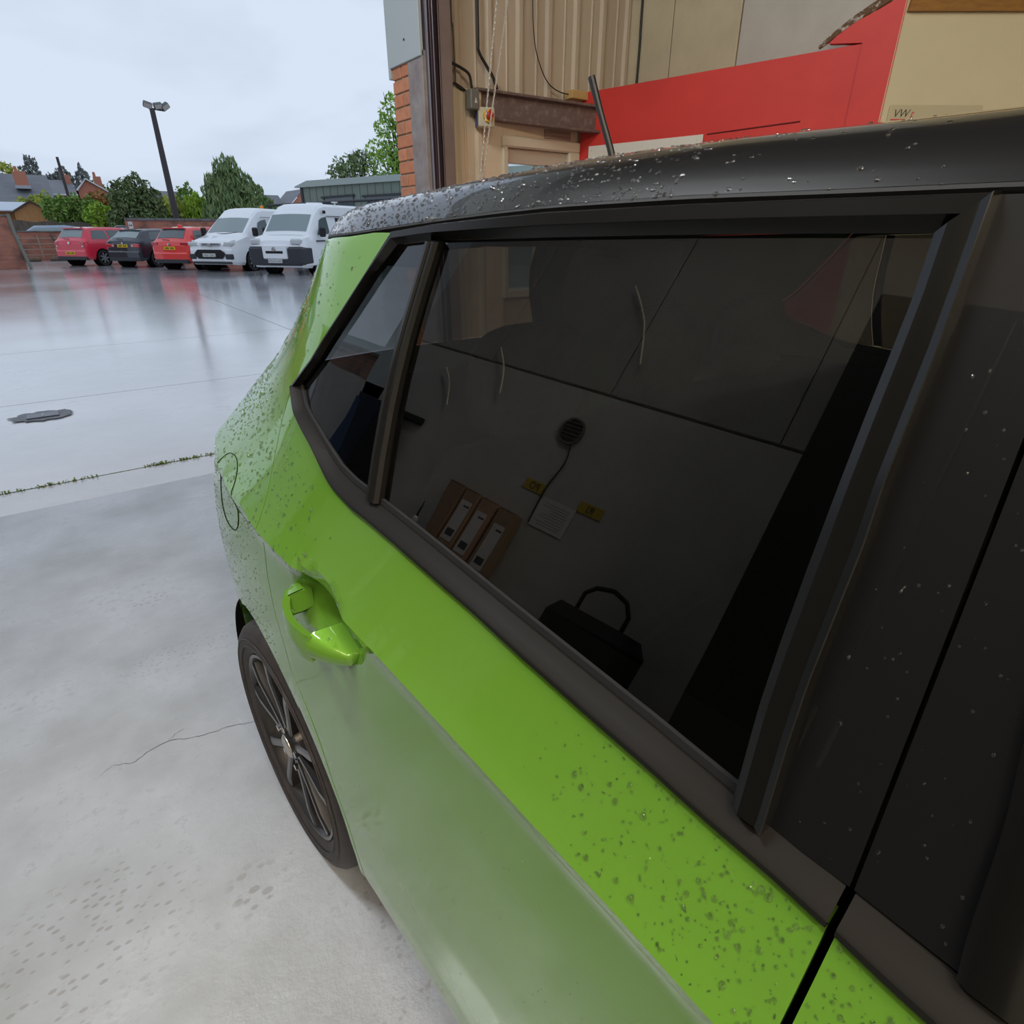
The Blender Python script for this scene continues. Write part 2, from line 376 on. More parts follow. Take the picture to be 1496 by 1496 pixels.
part('window_glass', mb.vf()[:2], M_priv, fdr)

# rear quarter: side beyond the door seam, wheel arch, rounded tail corner
BE = ([.25, .5, .76, .92, 1.05, 1.175, 1.27, 1.37], [1.60, 1.62, 1.62, 1.59, 1.53, 1.45, 1.37, 1.27])
BT = ([.25, .5, .76, .92, 1.05, 1.175, 1.27, 1.37], [1.74, 1.77, 1.75, 1.73, 1.70, 1.64, 1.58, 1.50])
def bq(z):
    if z > 1.158: return itp(z, [p[1] for p in SLO], [p[0] for p in SLO]) + .003
    return seam_b(z) + .0035
RZ = ([-.80, -.55, -.2, .0876, .189, .2888, .4312, .5067, .5995, .6907, .7492, .8051, 1.0, 1.2, 1.36, 1.5], [1.335, 1.372, 1.394, 1.398, 1.398, 1.3985, 1.3958, 1.392, 1.3866, 1.380, 1.376, 1.372, 1.366, 1.361, 1.354, 1.346])
def corner(z, p):
    be, bt = itp(z, *BE), itp(z, *BT); ae = A(be, z); k = (A(be, z) - A(be - .02, z)) / .02; l0, l1 = (bt - be) * 1.6, (MID - ae) * 1.5
    h = (2*p**3 - 3*p**2 + 1, p**3 - 2*p**2 + p, 3*p**2 - 2*p**3, p**3 - p**2)
    return (h[0]*ae + h[1]*k*l0*1.3 + h[2]*MID + h[3]*l1, h[0]*be + h[1]*l0*1.3 + h[2]*bt, z)
def quarter():
    mb = MB()
    zr = [.66 + (1.372 - .66) * k / 60 for k in range(61)]
    rows = []
    for z in zr:
        be = itp(z, *BE); r = [S(lerp(bq(z), be, i / 50), z) for i in range(51)]
        r += [Lc(*corner(z, p / 14 * .34)) for p in range(1, 15)]
        r = [(p[0], p[1], min(p[2], itp(p[1] - .2, *RZ) - .005)) for p in r]; rows.append(r)
    n = len(rows[0]); mb.add(([p for r in rows for p in r], [(j*n+i, j*n+i+1, (j+1)*n+i+1, (j+1)*n+i) for j in range(len(rows)-1) for i in range(n-1)]))
    # folded edge along the door seam
    v = []
    for z in zr: v += [S(bq(z), z), S(bq(z), z, .014)]
    mb.add((v, [(2*k, 2*k+1, 2*k+3, 2*k+2) for k in range(60)]))
    # over the wheel
    def fill(u, t):
        b = lerp(.8710, 1.423, u); zb = HUB[1] + math.sqrt(max(0, .345**2 - (b - HUB[0])**2)); return S(b, lerp(min(zb, .66), .66, t))
    mb.add(grid(60, 6, fill))
    # behind the wheel
    rows = []
    for k in range(31):
        z = lerp(.25, .66, k / 30); bb = HUB[0] + math.sqrt(max(0, .345**2 - (z - HUB[1])**2)) if z < .6449 else 1.12
        bb = max(bb, 1.42 if z > .33 and z < .36 else bb); be = itp(z, *BE); r = [S(lerp(bb, be, i / 16), z) for i in range(17)]
        r += [Lc(*corner(z, p / 14 * .34)) for p in range(1, 15)]; rows.append(r)
    n = len(rows[0]); mb.add(([p for r in rows for p in r], [(j*n+i, j*n+i+1, (j+1)*n+i+1, (j+1)*n+i) for j in range(30) for i in range(n-1)]))
    # lip in front of the wheel, rolled inwards
    v = []; m = 60
    for k in range(m + 1):
        td = lerp(119, 187, k / m); t = math.radians(td); ro = lerp(.419, .3705, sm(td, 120, 156))
        for r_, off in ((ro, .012), (ro, 0), (.36, -.001), (.347, .001), (.345, .004)):
            v.append(S(HUB[0] + r_ * math.cos(t), HUB[1] + r_ * math.sin(t), off))
    mb.add((v, [(k*5+j, k*5+j+1, (k+1)*5+j+1, (k+1)*5+j) for k in range(m) for j in range(4)]))
    v = []; m = 90
    for k in range(m + 1):
        t = math.radians(lerp(-8, 188, k / m))
        p = (HUB[0] + .345 * math.cos(t), HUB[1] + .345 * math.sin(t)); q = (HUB[0] + .352 * math.cos(t), HUB[1] + .352 * math.sin(t))
        v += [S(*p, .002), S(*p, .012), S(*q, .03)]
    mb.add((v, [(k*3+j, (k+1)*3+j, (k+1)*3+j+1, k*3+j+1) for k in range(m) for j in range(2)]))
    return mb.vf()[:2]
qp = quarter()
rq = part('rear_quarter_panel', qp, M_green, car, sharp=24)
part('rear_quarter_panel', flip(qp), M_green, car, sharp=24)
# fuel flap: rounded outline gap and a very slightly proud lid
fc = (1.20, .895); fl_o = []
for k in range(49):
    t = 2*PI*k/48; c_, s_ = math.cos(t), math.sin(t)
    x = .125 * abs(c_)**.85 * (1 if c_ > 0 else -1); y = .078 * abs(s_)**.85 * (1 if s_ > 0 else -1)
    fl_o.append((fc[0] + x * .98 + y * .05, fc[1] + y * .95 - x * .18))
v = [S(b, z, -.0006) for b, z in fl_o]
part('fuel_flap', (MB().add(tube(v, .0008, 6, cap=False)).vf()[:2]), M_gap, rq, label='rounded outline of the fuel flap')
# tail: bumper and tailgate skins, rear window, spoiler lip
def tail(z0, z1, p0, p1, nu, nv, off=0.):
    def fn(u, t):
        z = lerp(z0, z1, t); s = lerp(p0, p1, abs(2*u - 1)) if False else None
        q = lerp(-1, 1, u); p = 1 - abs(q) * (1 - p0); c = corner(z, p); a = c[0] if q < 0 else 2*MID - c[0]
        return Lc(a, c[1] - off, z)
    return grid(nu, nv, fn)
part('rear_bumper', tail(.25, .62, .34, 1, 40, 10), M_green, car)
tg = part('tailgate', tail(.625, 1.03, .34, 1, 40, 14), M_green, car)
part('rear_window', tail(1.035, 1.335, .40, 1, 30, 12, .006), M_clear, tg)
for sgn in (0, 1):
    def fn(u, t, s=sgn):
        z = lerp(1.03, 1.37, t); c = corner(z, lerp(.34, .42, u)); a = c[0] if s == 0 else 2*MID - c[0]; return Lc(a, c[1], z)
    part('window_surround', grid(4, 10, fn), M_roof, tg)
    def fl2(u, t, s=sgn):
        z = lerp(.80, 1.0, t); c = corner(z, lerp(.18, .55, u)); a = c[0] if s == 0 else 2*MID - c[0]; return Lc(a, c[1] + .008, z)
    part('tail_lamp', grid(10, 6, fl2), mat('tail_lamp_red', (.25, .01, .01), .1, coat=1), tg)
# roof
SEC = ([0, .015, .03, .05, .075, .12, .2, .35, .6, 1.0], [0, .012, .022, .031, .038, .044, .050, .057, .063, .067])
def roof_pt(b, v):
    """v: 0 at the near drip seam, 1 at the centre line"""
    zs_ = itp(b, *RZ); a0 = A(b, min(zs_, 1.37)) + .38 * max(0, zs_ - 1.37) + .003
    return a0 + (MID - a0) * v, zs_ + itp(v, *SEC) * (1 - .35 * sm(b, .95, 1.5))
def roof_end(v): return lerp(1.33, 1.53, v**.7)
def roof():
    us = [0, .01, .02, .035, .05, .075, .10, .14, .18, .24, .30, .42, .55, .75, 1]; us = us + [2 - x for x in us[-2::-1]]
    v = []; nb = 80
    for j in range(nb + 1):
        for x in us:
            vv = x if x <= 1 else 2 - x; t = j / nb; be = roof_end(vv); b = lerp(-.8, be, t); a, z = roof_pt(b, vv)
            if t > .97: z -= .03 * ((t - .97) / .03)**2
            if x > 1: a = 2*MID - a
            v.append(Lc(a, b, z))
    n = len(us); f = [(j*n+i, j*n+i+1, (j+1)*n+i+1, (j+1)*n+i) for j in range(nb) for i in range(n-1)]
    o = len(v); e = [(nb)*n+i for i in range(n)]                       # underside of the spoiler lip
    for k in e: p = v[k]; v.append((p[0], p[1] - .015, p[2] - .022))
    for k in e: p = v[k]; v.append((p[0] * .93, p[1] - .16, p[2] - .025))
    f += [(e[i], e[i+1], o+i+1, o+i) for i in range(n-1)] + [(o+i, o+i+1, o+n+i+1, o+n+i) for i in range(n-1)]
    return v, f
rf = part('roof', roof(), M_roof, car, sharp=30)
seam = []
for k in range(60):
    b = lerp(-.7, 1.34, k / 59); z = itp(b, *RZ); seam.append(S(b, z - .003, .006))
part('roof_gutter', tube(seam, .0035, 6), M_rub, car)
def ledge(u, t):
    b = lerp(-.6, .70, u); z0 = itp(b, *RZ); z1 = itp(b, [p[0] for p in TOPO][::-1], [p[1] for p in TOPO][::-1]) if b > .0973 else 1.3928
    return S(b, lerp(z0 + .001, z1 - .006, t), .006 if t < .5 else .007)
part('roof_rail', grid(50, 3, ledge), M_film, car)
part('roof_antenna', tube([Lc(1.105, .93, 1.455), Lc(1.11, .965, 1.53), Lc(1.11, 1.0, 1.60), Lc(1.11, 1.03, 1.665)], [.0085, .0075, .0070, .0080], 10), M_black, car)
part('headlining', grid(12, 20, lambda u, t: (lambda b, vv: (lambda az: Lc(az[0] if u < .5 else 2*MID - az[0], b, az[1] - .045))(roof_pt(b, min(vv, 2 - vv))))(lerp(-.6, 1.30, t), .10 + 1.8 * u)), M_head, car)
# pillar trims inside the tail, pale
for sgn in (1, -1):
    def fn(u, t, s=sgn):
        z = lerp(1.02, 1.345, t); be = itp(z, *BE); b = lerp(be - .36 + .16 * t, be + .05, u); a = A(min(b, be), z) + .045 + .03 * u
        p = Lc(a, b, z); return p if s > 0 else (-p[0], p[1], p[2])
    part('pillar_trim', grid(8, 8, fn), M_head, car)
# inner shell, floor, front end
def shell(u, t):
    b = lerp(-1.0, .98, u); z = lerp(.24, 1.0, t); return S(b, z, .045)
sh = MB().add(grid(40, 12, shell)).add(flip(grid(20, 6, shell)))
sh.add(box(-.78, .78, -1.8, 1.55, .20, .26))
sh.add(grid(8, 4, lambda u, t: Lc(lerp(.50, 1.67, u), 1.56, lerp(.25, .98, t))))
part('inner_shell', sh.vf()[:2], M_gap, car)
part('door_card', grid(20, 6, lambda u, t: (lambda p: (p[0] + .07, p[1], p[2]))(S(lerp(-.95, .85, u), lerp(.35, 1.03, t)))), M_dash, car)
part('door_card', flip(grid(20, 6, lambda u, t: (lambda p: (p[0] + .07, p[1], p[2]))(S(lerp(-.95, .85, u), lerp(.35, 1.03, t))))), M_dash, car)
for sgn in (1, -1):
    wl = MB(); v = []; m = 40
    for k in range(m + 1):
        t = math.radians(lerp(-10, 190, k / m))
        for a in (.262, .62): p = Lc(a, HUB[0] + .36 * math.cos(t), HUB[1] + .36 * math.sin(t)); v.append((p[0] * sgn, p[1], p[2]))
    wl.add((v, [(2*k, 2*k+1, 2*k+3, 2*k+2) for k in range(m)]))
    x = Lc(.62, 0, 0)[0] * sgn; wl.add(box(x - .005, x + .005, HUB[0] - .36 + .2, HUB[0] + .56, .2, .68))
    part('wheel_arch_liner', wl.vf()[:2], M_gap, car)
def fender():
    mb = MB(); zf = lambda b: itp(b, [-2.1, -1.6, -1.06], [.82, .90, .955])
    def up(u, t): b = lerp(-2.05, -1.065, u); return S(b, lerp(.66, zf(b), t))
    mb.add(grid(30, 10, up))
    def arch(u, t):
        b = lerp(-1.737, -1.065, u); zb = .3 + math.sqrt(max(0, .345**2 - (b + 1.392)**2)) if abs(b + 1.392) < .345 else .27; return S(b, lerp(min(zb, .66), .66, t))
    mb.add(grid(40, 5, arch)); mb.add(grid(10, 6, lambda u, t: S(lerp(-2.05, -1.737, u), lerp(.25, .66, t))))
    return mb.vf()[:2]
fv = fender(); part('front_wing', fv, M_green, car); part('front_wing', flip(fv), M_green, car)
def bonnet(u, t):
    b = lerp(-2.2, -1.06, t); q = abs(2*u - 1); a0 = A(b, itp(b, [-2.1, -1.6, -1.06], [.82, .90, .955])); z = itp(b, [-2.2, -2.05, -1.6, -1.06], [.60, .80, .94, 1.02])
    x = (MID - a0) * (2*u - 1); return (x, b - CB[1], z + .03 - .10 * q**3)
part('bonnet', grid(24, 16, bonnet), M_green, car)
part('front_bumper', grid(24, 8, lambda u, t: (lambda x: (x, -2.04 - .17 * (1 - (x/.9)**2) + .2, lerp(.22, .72, t)))(lerp(-.82, .82, u))), M_green, car)
part('windscreen', grid(16, 8, lambda u, t: (lerp(-.70, .70, u) * lerp(1, .80, t), lerp(-1.12, -.70, t) + .2 + .10 * (2*u-1)**2, lerp(.99, 1.385, t))), M_clear, car)
part('dashboard', bbox_(-.68, .68, -.95, -.55, .62, .96, .06), M_dash, car)
# seats
def cushion(x0, x1, y0, y1, z0, z1, lean=0., r=.05):
    v, f = bbox_(x0, x1, y0, y1, z0, z1, r); return [(p[0], p[1] + lean * (p[2] - z0), p[2]) for p in v], f
def headrest(cx, cy, cz, w_=.26, h=.20, d=.11):
    v = []; f = []; n, m = 20, 12
    for j in range(m + 1):
        ph = PI * j / m - PI/2
        for i in range(n):
            t = 2*PI*i/n; cc, ss = math.cos(t), math.sin(t); k = math.cos(ph)**.6
            v.append((cx + w_/2 * math.copysign(abs(cc)**.65, cc) * k, cy + d/2 * math.copysign(abs(ss)**.8, ss) * k, cz + h/2 * math.copysign(abs(math.sin(ph))**.7, math.sin(ph))))
            if j: f.append(((j-1)*n+i, (j-1)*n+(i+1) % n, j*n+(i+1) % n, j*n+i))
    return v, f
rs = part('rear_seat', MB().add(cushion(-.62, .62, .30, .82, .42, .58)).add(cushion(-.62, .62, .78, .92, .55, 1.04, .25, .06)).vf()[:2], M_seat, car)
for x in (-.38, 0, .38): part('headrest', headrest(x, .97, 1.13), M_seat2, rs)
for x in (-.36, .36):
    fs = part('front_seat', MB().add(cushion(x - .25, x + .25, -.62, -.12, .42, .56)).add(cushion(x - .25, x + .25, -.20, -.06, .52, 1.07, .28, .06)).vf()[:2], M_seat, car)
    part('headrest', headrest(x, .03, 1.19), M_seat2, fs)

# wheels
def wheel(cx, cy, side, detail=True):
    """side=-1 faces the camera side"""
    w_ = bpy.data.objects.new('wheel', None); COL.objects.link(w_); w_.parent = car; w_.location = (cx, cy, HUB[1]); w_.rotation_euler = (0, 0, 0 if side < 0 else PI)
    ty = [(.020, .221), (.008, .228), (.001, .240), (-.003, .262), (.002, .284), (.014, .297), (.030, .302), (.045, .3005), (.048, .296), (.051, .3005), (.085, .302), (.088, .296), (.091, .302), (.125, .302), (.128, .296), (.131, .302), (.165, .3005), (.182, .297), (.196, .284), (.20, .262), (.196, .24), (.176, .221)]
    part('tyre', lathe(ty, 72), M_tyre, w_)
    rings = MB()
    for r_ in (.250, .268): rings.add(lathe([(-.0022 - (.0008 if r_ < .26 else .0), r_ - .002), (-.0048, r_), (-.0022, r_ + .002)], 64))
    part('sidewall_rib', rings.vf()[:2], M_tyre, w_)
    part('rim', lathe([(.012, .2215), (.006, .226), (.006, .219), (.016, .213), (.05, .205), (.12, .195), (.17, .198), (.18, .222)], 64), M_rim, w_)
    part('brake_disc', lathe([(.085, .0001), (.085, .125), (.10, .125)], 40), M_disc, w_)
    part('rim_back', lathe([(.15, .0001), (.15, .20)], 40), M_gap, w_)
    for k in range(10):
        ang = 2*PI*(k // 2)/5 + (.17 if k % 2 else -.17) + .35; e = ang + (.10 if k % 2 else -.10)
        mb = MB()
        p0 = (.038 * math.cos(ang), .038 * math.sin(ang)); p1 = (.213 * math.cos(e), .213 * math.sin(e))
        d = Vector((p1[0]-p0[0], p1[1]-p0[1])).normalized(); nx, ny = -d.y, d.x; v = []
        for t, hw, xf in ((0, .013, .012), (.35, .010, .010), (.75, .011, .006), (1, .016, .008)):
            cy_, cz_ = lerp(p0[0], p1[0], t), lerp(p0[1], p1[1], t)
            v += [(xf + .035, cy_ + nx*hw*1.2, cz_ + ny*hw*1.2), (xf + .004, cy_ + nx*hw, cz_ + ny*hw), (xf, cy_ + nx*hw*.6, cz_ + ny*hw*.6), (xf, cy_ - nx*hw*.6, cz_ - ny*hw*.6), (xf + .004, cy_ - nx*hw, cz_ - ny*hw), (xf + .035, cy_ - nx*hw*1.2, cz_ - ny*hw*1.2)]
        f = [(q*6+j, q*6+j+1, q*6+j+7, q*6+j+6) for q in range(3) for j in range(5)]
        part('spoke', (v, f, [1 if j == 2 else 0 for q in range(3) for j in range(5)]), [M_rim, M_rimf], w_)
    part('hub', lathe([(.006, .0001), (.004, .018), (.006, .030), (.014, .036), (.018, .05), (.05, .06)], 32), M_rim, w_)
    part('centre_cap', lathe([(.0025, .0001), (.0015, .024), (.004, .0275), (.006, .028)], 28), mat('worn_cap_silver', (.45, .42, .38), .35, .8), w_)
    for k in range(5):
        a = 2*PI*k/5 + .35; q = lathe([(.004, .0001), (.004, .008), (.02, .009)], 6)
        part('wheel_bolt', ([(p[0], p[1] + .052*math.cos(a), p[2] + .052*math.sin(a)) for p in q[0]], q[1]), M_chrome, w_)
    return w_
xw = Lc(.238, 0, 0)[0]
wheel(xw, HUB[0] + .2, -1); wheel(-xw, HUB[0] + .2, 1); wheel(xw, -1.392 + .2, -1); wheel(-xw, -1.392 + .2, 1)

# rain drops standing on the paint and glass
def dome(p, n, r, h, el=1., ax=None):
    n = Vector(n).normalized(); t = (ax or Vector((0, 0, 1))); t = (t - n * t.dot(n)).normalized(); s = n.cross(t); p = Vector(p); v = []; f = []; k = 8
    for rr, hh in ((1., 0.), (.93, .42), (.62, .82)):
        for i in range(k):
            a = 2*PI*i/k; v.append(p + t*math.cos(a)*r*rr*el + s*math.sin(a)*r*rr + n*h*hh)
    v.append(p + n*h)
    for j in (0, 1):
        for i in range(k): f.append((j*k+i, j*k+(i+1) % k, (j+1)*k+(i+1) % k, (j+1)*k+i))
    for i in range(k): f.append((2*k+i, 2*k+(i+1) % k, 3*k))
    return v, f
rd = random.Random(11)
mb = MB()
def drop_side(b, z, r, el=1.2, off=0.):
    n = nrm(b, z); p = Vector(S(b, z, off)); mb.add(dome(p, n, r, r * .62, el, Vector((.15, 0, 1))))
for _ in range(900):                                                   # shoulder of the rear and front door, near the door gap
    b = rd.uniform(-.07, .30)
    if b < -.09: continue
    zc, zt = itp(b, *ZC) + .004, belt_z(b) - .005
    z = rd.uniform(zc, zt); r = min(.0030, .0005 + rd.expovariate(1 / .00045)) * (1 if b < .2 else .8)
    if abs(b - .0295) < .005: continue
    if b > .12 and rd.random() < (b - .10) * 5.5: continue
    drop_side(b, z, r, rd.uniform(1.05, 1.5))
for _ in range(2600):                                                   # quarter and the rear of the door
    b = rd.uniform(.60, 1.55); z = rd.uniform(.62, 1.12)
    if b < seam_b(min(z, 1.15)) and z > belt_z(min(b, .9)) - .03: continue
    if b < .78 and rd.random() < (.80 - b) * 6: continue
    if z < .94 and b < .95: continue
    if abs(b - seam_b(z)) < .006: continue
    drop_side(b, z, min(.0030, .0009 + rd.expovariate(1 / .0008)) * (1 if z > .94 else .6), 1.25)
for _ in range(500):                                                    # tail pillar
    z = rd.uniform(1.0, 1.36); b = rd.uniform(bq(z) + .02, itp(z, *BE)); drop_side(b, z, .0007 + rd.expovariate(1 / .0006), 1.2)
for _ in range(260):                                                    # lower door
    b = rd.uniform(.05, .85); z = rd.uniform(.35, .88)
    if math.hypot(b - HUB[0], z - HUB[1]) > .40 and math.hypot((b - .66)/.12, (z - .905)/.07) > 1: drop_side(b, z, rd.uniform(.0004, .0010))
for _ in range(150):                                                    # gloss pillar panels
    z = rd.uniform(1.03, 1.38); b = rd.uniform(-.018, .078)
    if abs(b - gapb(z)) > .005 and b < itp(z, [p[1] for p in PILO], [p[0] for p in PILO]) - .004 and b > itp(z, [p[1] for p in FF], [p[0] for p in FF]) + .004: drop_side(b, z, rd.uniform(.0004, .0011), 1.3, .003)
for s_ in (.2, .3, .42, .5, .62, .15, .24, .36): 
    b = lerp(.58, .768, s_); mb.add(dome(Lc(A(b, .89) - .032 * math.sin(PI*s_)**.8, b, .904), (-.4, 0, 1), rd.uniform(.001, .0035), .0012))
part('rain_drops', mb.vf()[:2], M_water, car, sharp=80, kind='stuff')
mb = MB()
for _ in range(6500):
    b = rd.uniform(.02, 1.0)**.8 * 1.42; vv = rd.random()**1.6 * .62
    if b > roof_end(vv) - .02 or (b < .30 and rd.random() < .80) or (b < .16 and rd.random() < .5): continue
    a, z = roof_pt(b, vv); a2, z2 = roof_pt(b, vv + .01); a3, z3 = roof_pt(b + .01, vv)
    n = Vector((-(z2 - z), -(z3 - z) / .01 * (a2 - a), (a2 - a))).normalized(); r = min(.0030 if b > .4 else .0018, .0008 + rd.expovariate(1 / .0005))
    mb.add(dome(Lc(a, b, z), n, r, r * .6, 1.2, Vector((0, 1, 0))))
M_bead = M_water.copy(); M_bead.name = 'beaded_rain'
for n in M_bead.node_tree.nodes:
    if n.bl_idname == 'ShaderNodeMapRange': n.inputs['To Min'].default_value = 2.4; n.inputs['To Max'].default_value = 1/2.4
part('roof_drops', mb.vf()[:2], M_bead, car, sharp=80, kind='stuff')

# ------------------------------------------------------------------ ground: wet yard, threshold strip, garage floor
def wet_concrete(name, dry, dark, scale, r0, r1, bump, puddle=.5, spec=.5, coat=0.):
    m = mat(name, dry, r1, spec=spec, coat=coat, coatr=.15); nt = m.node_tree; b = nt.nodes['Principled BSDF']; L = nt.links.new
    tc = N(nt, 'ShaderNodeTexCoord'); o = tc.outputs['Object']
    n = N(nt, 'ShaderNodeTexNoise', in_={'Scale': scale, 'Detail': 8., 'Roughness': .6}); L(o, n.inputs['Vector'])
    f = N(nt, 'ShaderNodeTexNoise', in_={'Scale': scale * 14, 'Detail': 6., 'Roughness': .7}); L(o, f.inputs['Vector'])
    r = N(nt, 'ShaderNodeMapRange', in_={'From Min': .38, 'From Max': .66}); L(n.outputs['Fac'], r.inputs['Value'])
    r2 = N(nt, 'ShaderNodeMapRange', in_={'From Min': .50, 'From Max': .72, 'To Max': .9}); L(f.outputs['Fac'], r2.inputs['Value'])
    ad = N(nt, 'ShaderNodeMath', operation='MAXIMUM'); L(r.outputs[0], ad.inputs[0]); L(r2.outputs[0], ad.inputs[1])
    mx = N(nt, 'ShaderNodeMix', data_type='RGBA'); mx.inputs['A'].default_value = (*dry, 1); mx.inputs['B'].default_value = (*dark, 1)
    L(ad.outputs[0], mx.inputs['Factor']); L(mx.outputs['Result'], b.inputs['Base Color'])
    p = N(nt, 'ShaderNodeTexNoise', in_={'Scale': scale * .6, 'Detail': 4.}); L(o, p.inputs['Vector'])
    rr = N(nt, 'ShaderNodeMapRange', in_={'From Min': puddle - .08, 'From Max': puddle + .12, 'To Min': r0, 'To Max': r1}); L(p.outputs['Fac'], rr.inputs['Value'])
    L(rr.outputs[0], b.inputs['Roughness'])
    bs = N(nt, 'ShaderNodeMapRange', in_={'From Min': puddle - .08, 'From Max': puddle + .12, 'To Min': bump * .12, 'To Max': bump}); L(p.outputs['Fac'], bs.inputs['Value'])
    bp = N(nt, 'ShaderNodeBump', in_={'Distance': .01}); L(f.outputs['Fac'], bp.inputs['Height']); L(bs.outputs[0], bp.inputs['Strength']); L(bp.outputs[0], b.inputs['Normal'])
    return m
M_yard = wet_concrete('rain_soaked_concrete', (.56, .555, .575), (.40, .395, .40), .35, .13, .30, .30, .50, coat=1)
M_yard2 = wet_concrete('wet_threshold_concrete', (.50, .50, .52), (.41, .41, .42), .8, .10, .28, .10, .45, coat=.6)
M_floor = wet_concrete('damp_garage_floor_paint', (.40, .425, .475), (.29, .305, .325), 2.2, .20, .40, .45, .46, coat=.25)
nt = M_floor.node_tree; b = nt.nodes['Principled BSDF']; src = b.inputs['Base Color'].links[0].from_socket
tc = N(nt, 'ShaderNodeTexCoord'); L = nt.links.new
def spots(cx, cy, rx, ry, sc, thr, rot=0.):
    mp = N(nt, 'ShaderNodeMapping', in_={'Location': (cx, cy, 0)}); mp.vector_type = 'TEXTURE'; mp.inputs['Rotation'].default_value = (0, 0, rot); mp.inputs['Scale'].default_value = (rx, ry, 1)
    L(tc.outputs['Object'], mp.inputs[0]); ln = N(nt, 'ShaderNodeVectorMath', operation='LENGTH'); L(mp.outputs[0], ln.inputs[0])
    fall = N(nt, 'ShaderNodeMapRange', in_={'From Min': .55, 'From Max': 1., 'To Min': 1., 'To Max': 0.}); L(ln.outputs['Value'], fall.inputs['Value'])
    m2 = N(nt, 'ShaderNodeMapping', in_={'Scale': sc}); m2.inputs['Rotation'].default_value = (0, 0, rot); L(tc.outputs['Object'], m2.inputs[0])
    nz = N(nt, 'ShaderNodeTexVoronoi', in_={'Scale': 1., 'Randomness': .75}); L(m2.outputs[0], nz.inputs['Vector'])
    st = N(nt, 'ShaderNodeMapRange', in_={'From Min': thr, 'From Max': thr - .1}); L(nz.outputs['Distance'], st.inputs['Value'])
    k = N(nt, 'ShaderNodeMath', operation='MULTIPLY'); L(fall.outputs[0], k.inputs[0]); L(st.outputs[0], k.inputs[1]); return k.outputs[0]
def mixin(src, fac, col, amt=1.):
    k = N(nt, 'ShaderNodeMath', operation='MULTIPLY'); k.inputs[1].default_value = amt; L(fac, k.inputs[0])
    x = N(nt, 'ShaderNodeMix', data_type='RGBA'); L(k.outputs[0], x.inputs['Factor']); L(src, x.inputs['A']); x.inputs['B'].default_value = (*col, 1); return x.outputs['Result']
for a in ((-.30, 1.12, .26, .22, (38, 70, 1), .34, .5), (.02, 1.02, .075, .085, (30, 46, 1), .42, .3), (-.02, 2.5, .10, .04, (42, 60, 1), .36, .2), (-.02, 2.66, .05, .03, (42, 60, 1), .36, .2),
          (.03, 2.05, .28, .10, (55, 80, 1), .30, .0), (.30, .70, .12, .30, (45, 60, 1), .33, .2), (.28, .45, .16, .3, (60, 60, 1), .30, .6)):
    src = mixin(src, spots(*a), (.18, .165, .15), .45)
L(src, b.inputs['Base Color'])
g = struct('floor', box(-2.0, 8.0, -5.0, 3.85, -.12, 0), M_floor)
g.data.materials[0] = M_floor
struct('yard_threshold', box(-9, 14, 3.853, 4.22, -.12, -.003), M_yard2)
def slab(x0, x1, y0, y1, n='yard_slab'):
    return struct(n, box(x0, x1, y0, y1, -.15, -.006), M_yard)
jy = [4.235, 6.6, 9.6, 13.6, 18.5, 24.5, 33, 140]; jx = [-90, -2.4, 2.75, 7.5, 90]
for i in range(len(jy) - 1):
    if jy[i] > 17: slab(-120, 120, jy[i] + .006, jy[i+1] - .006); continue
    for j in range(len(jx) - 1): slab(jx[j] + .006, jx[j+1] - .006, jy[i] + .006, jy[i+1] - .006)
struct('yard_subsoil', box(-120, 120, 4.22, 141, -.3, -.020), mat('wet_joint_dirt', (.05, .045, .04), .3))
# hairline crack in the garage floor
def ribbon(pts, w0, z=.0006):
    v = []; n = len(pts)
    for i, p in enumerate(pts):
        q = Vector(pts[min(i+1, n-1)]) - Vector(pts[max(0, i-1)]); d = Vector((-q.y, q.x)).normalized() * w0 * (.6 + .8 * rd.random()) * (math.sin(PI * (i + .6) / n)**.5)
        v += [(p[0] - d.x, p[1] - d.y, z), (p[0] + d.x, p[1] + d.y, z)]
    return v, [(2*i, 2*i+1, 2*i+3, 2*i+2) for i in range(n-1)]
def jag(pts, n, amp):
    r = resample([(x, y) for x, y in pts], n); return [(x + rd.uniform(-amp, amp), y + rd.uniform(-amp, amp)) for x, y in r]
M_crack = mat('crack_shadow', (.05, .05, .05), .8)
ck = MB().add(ribbon(jag([(-.255, 1.60), (-.22, 1.625), (-.17, 1.60), (-.12, 1.625), (-.07, 1.63), (-.03, 1.605), (.02, 1.59), (.09, 1.58), (.15, 1.555), (.24, 1.54)], 60, .0022), .0009))
ck.add(ribbon(jag([(-.08, 1.63), (-.05, 1.65), (-.03, 1.655)], 8, .002), .0006))
part('floor_crack', ck.vf()[:2], M_crack, bpy.data.objects['floor'])
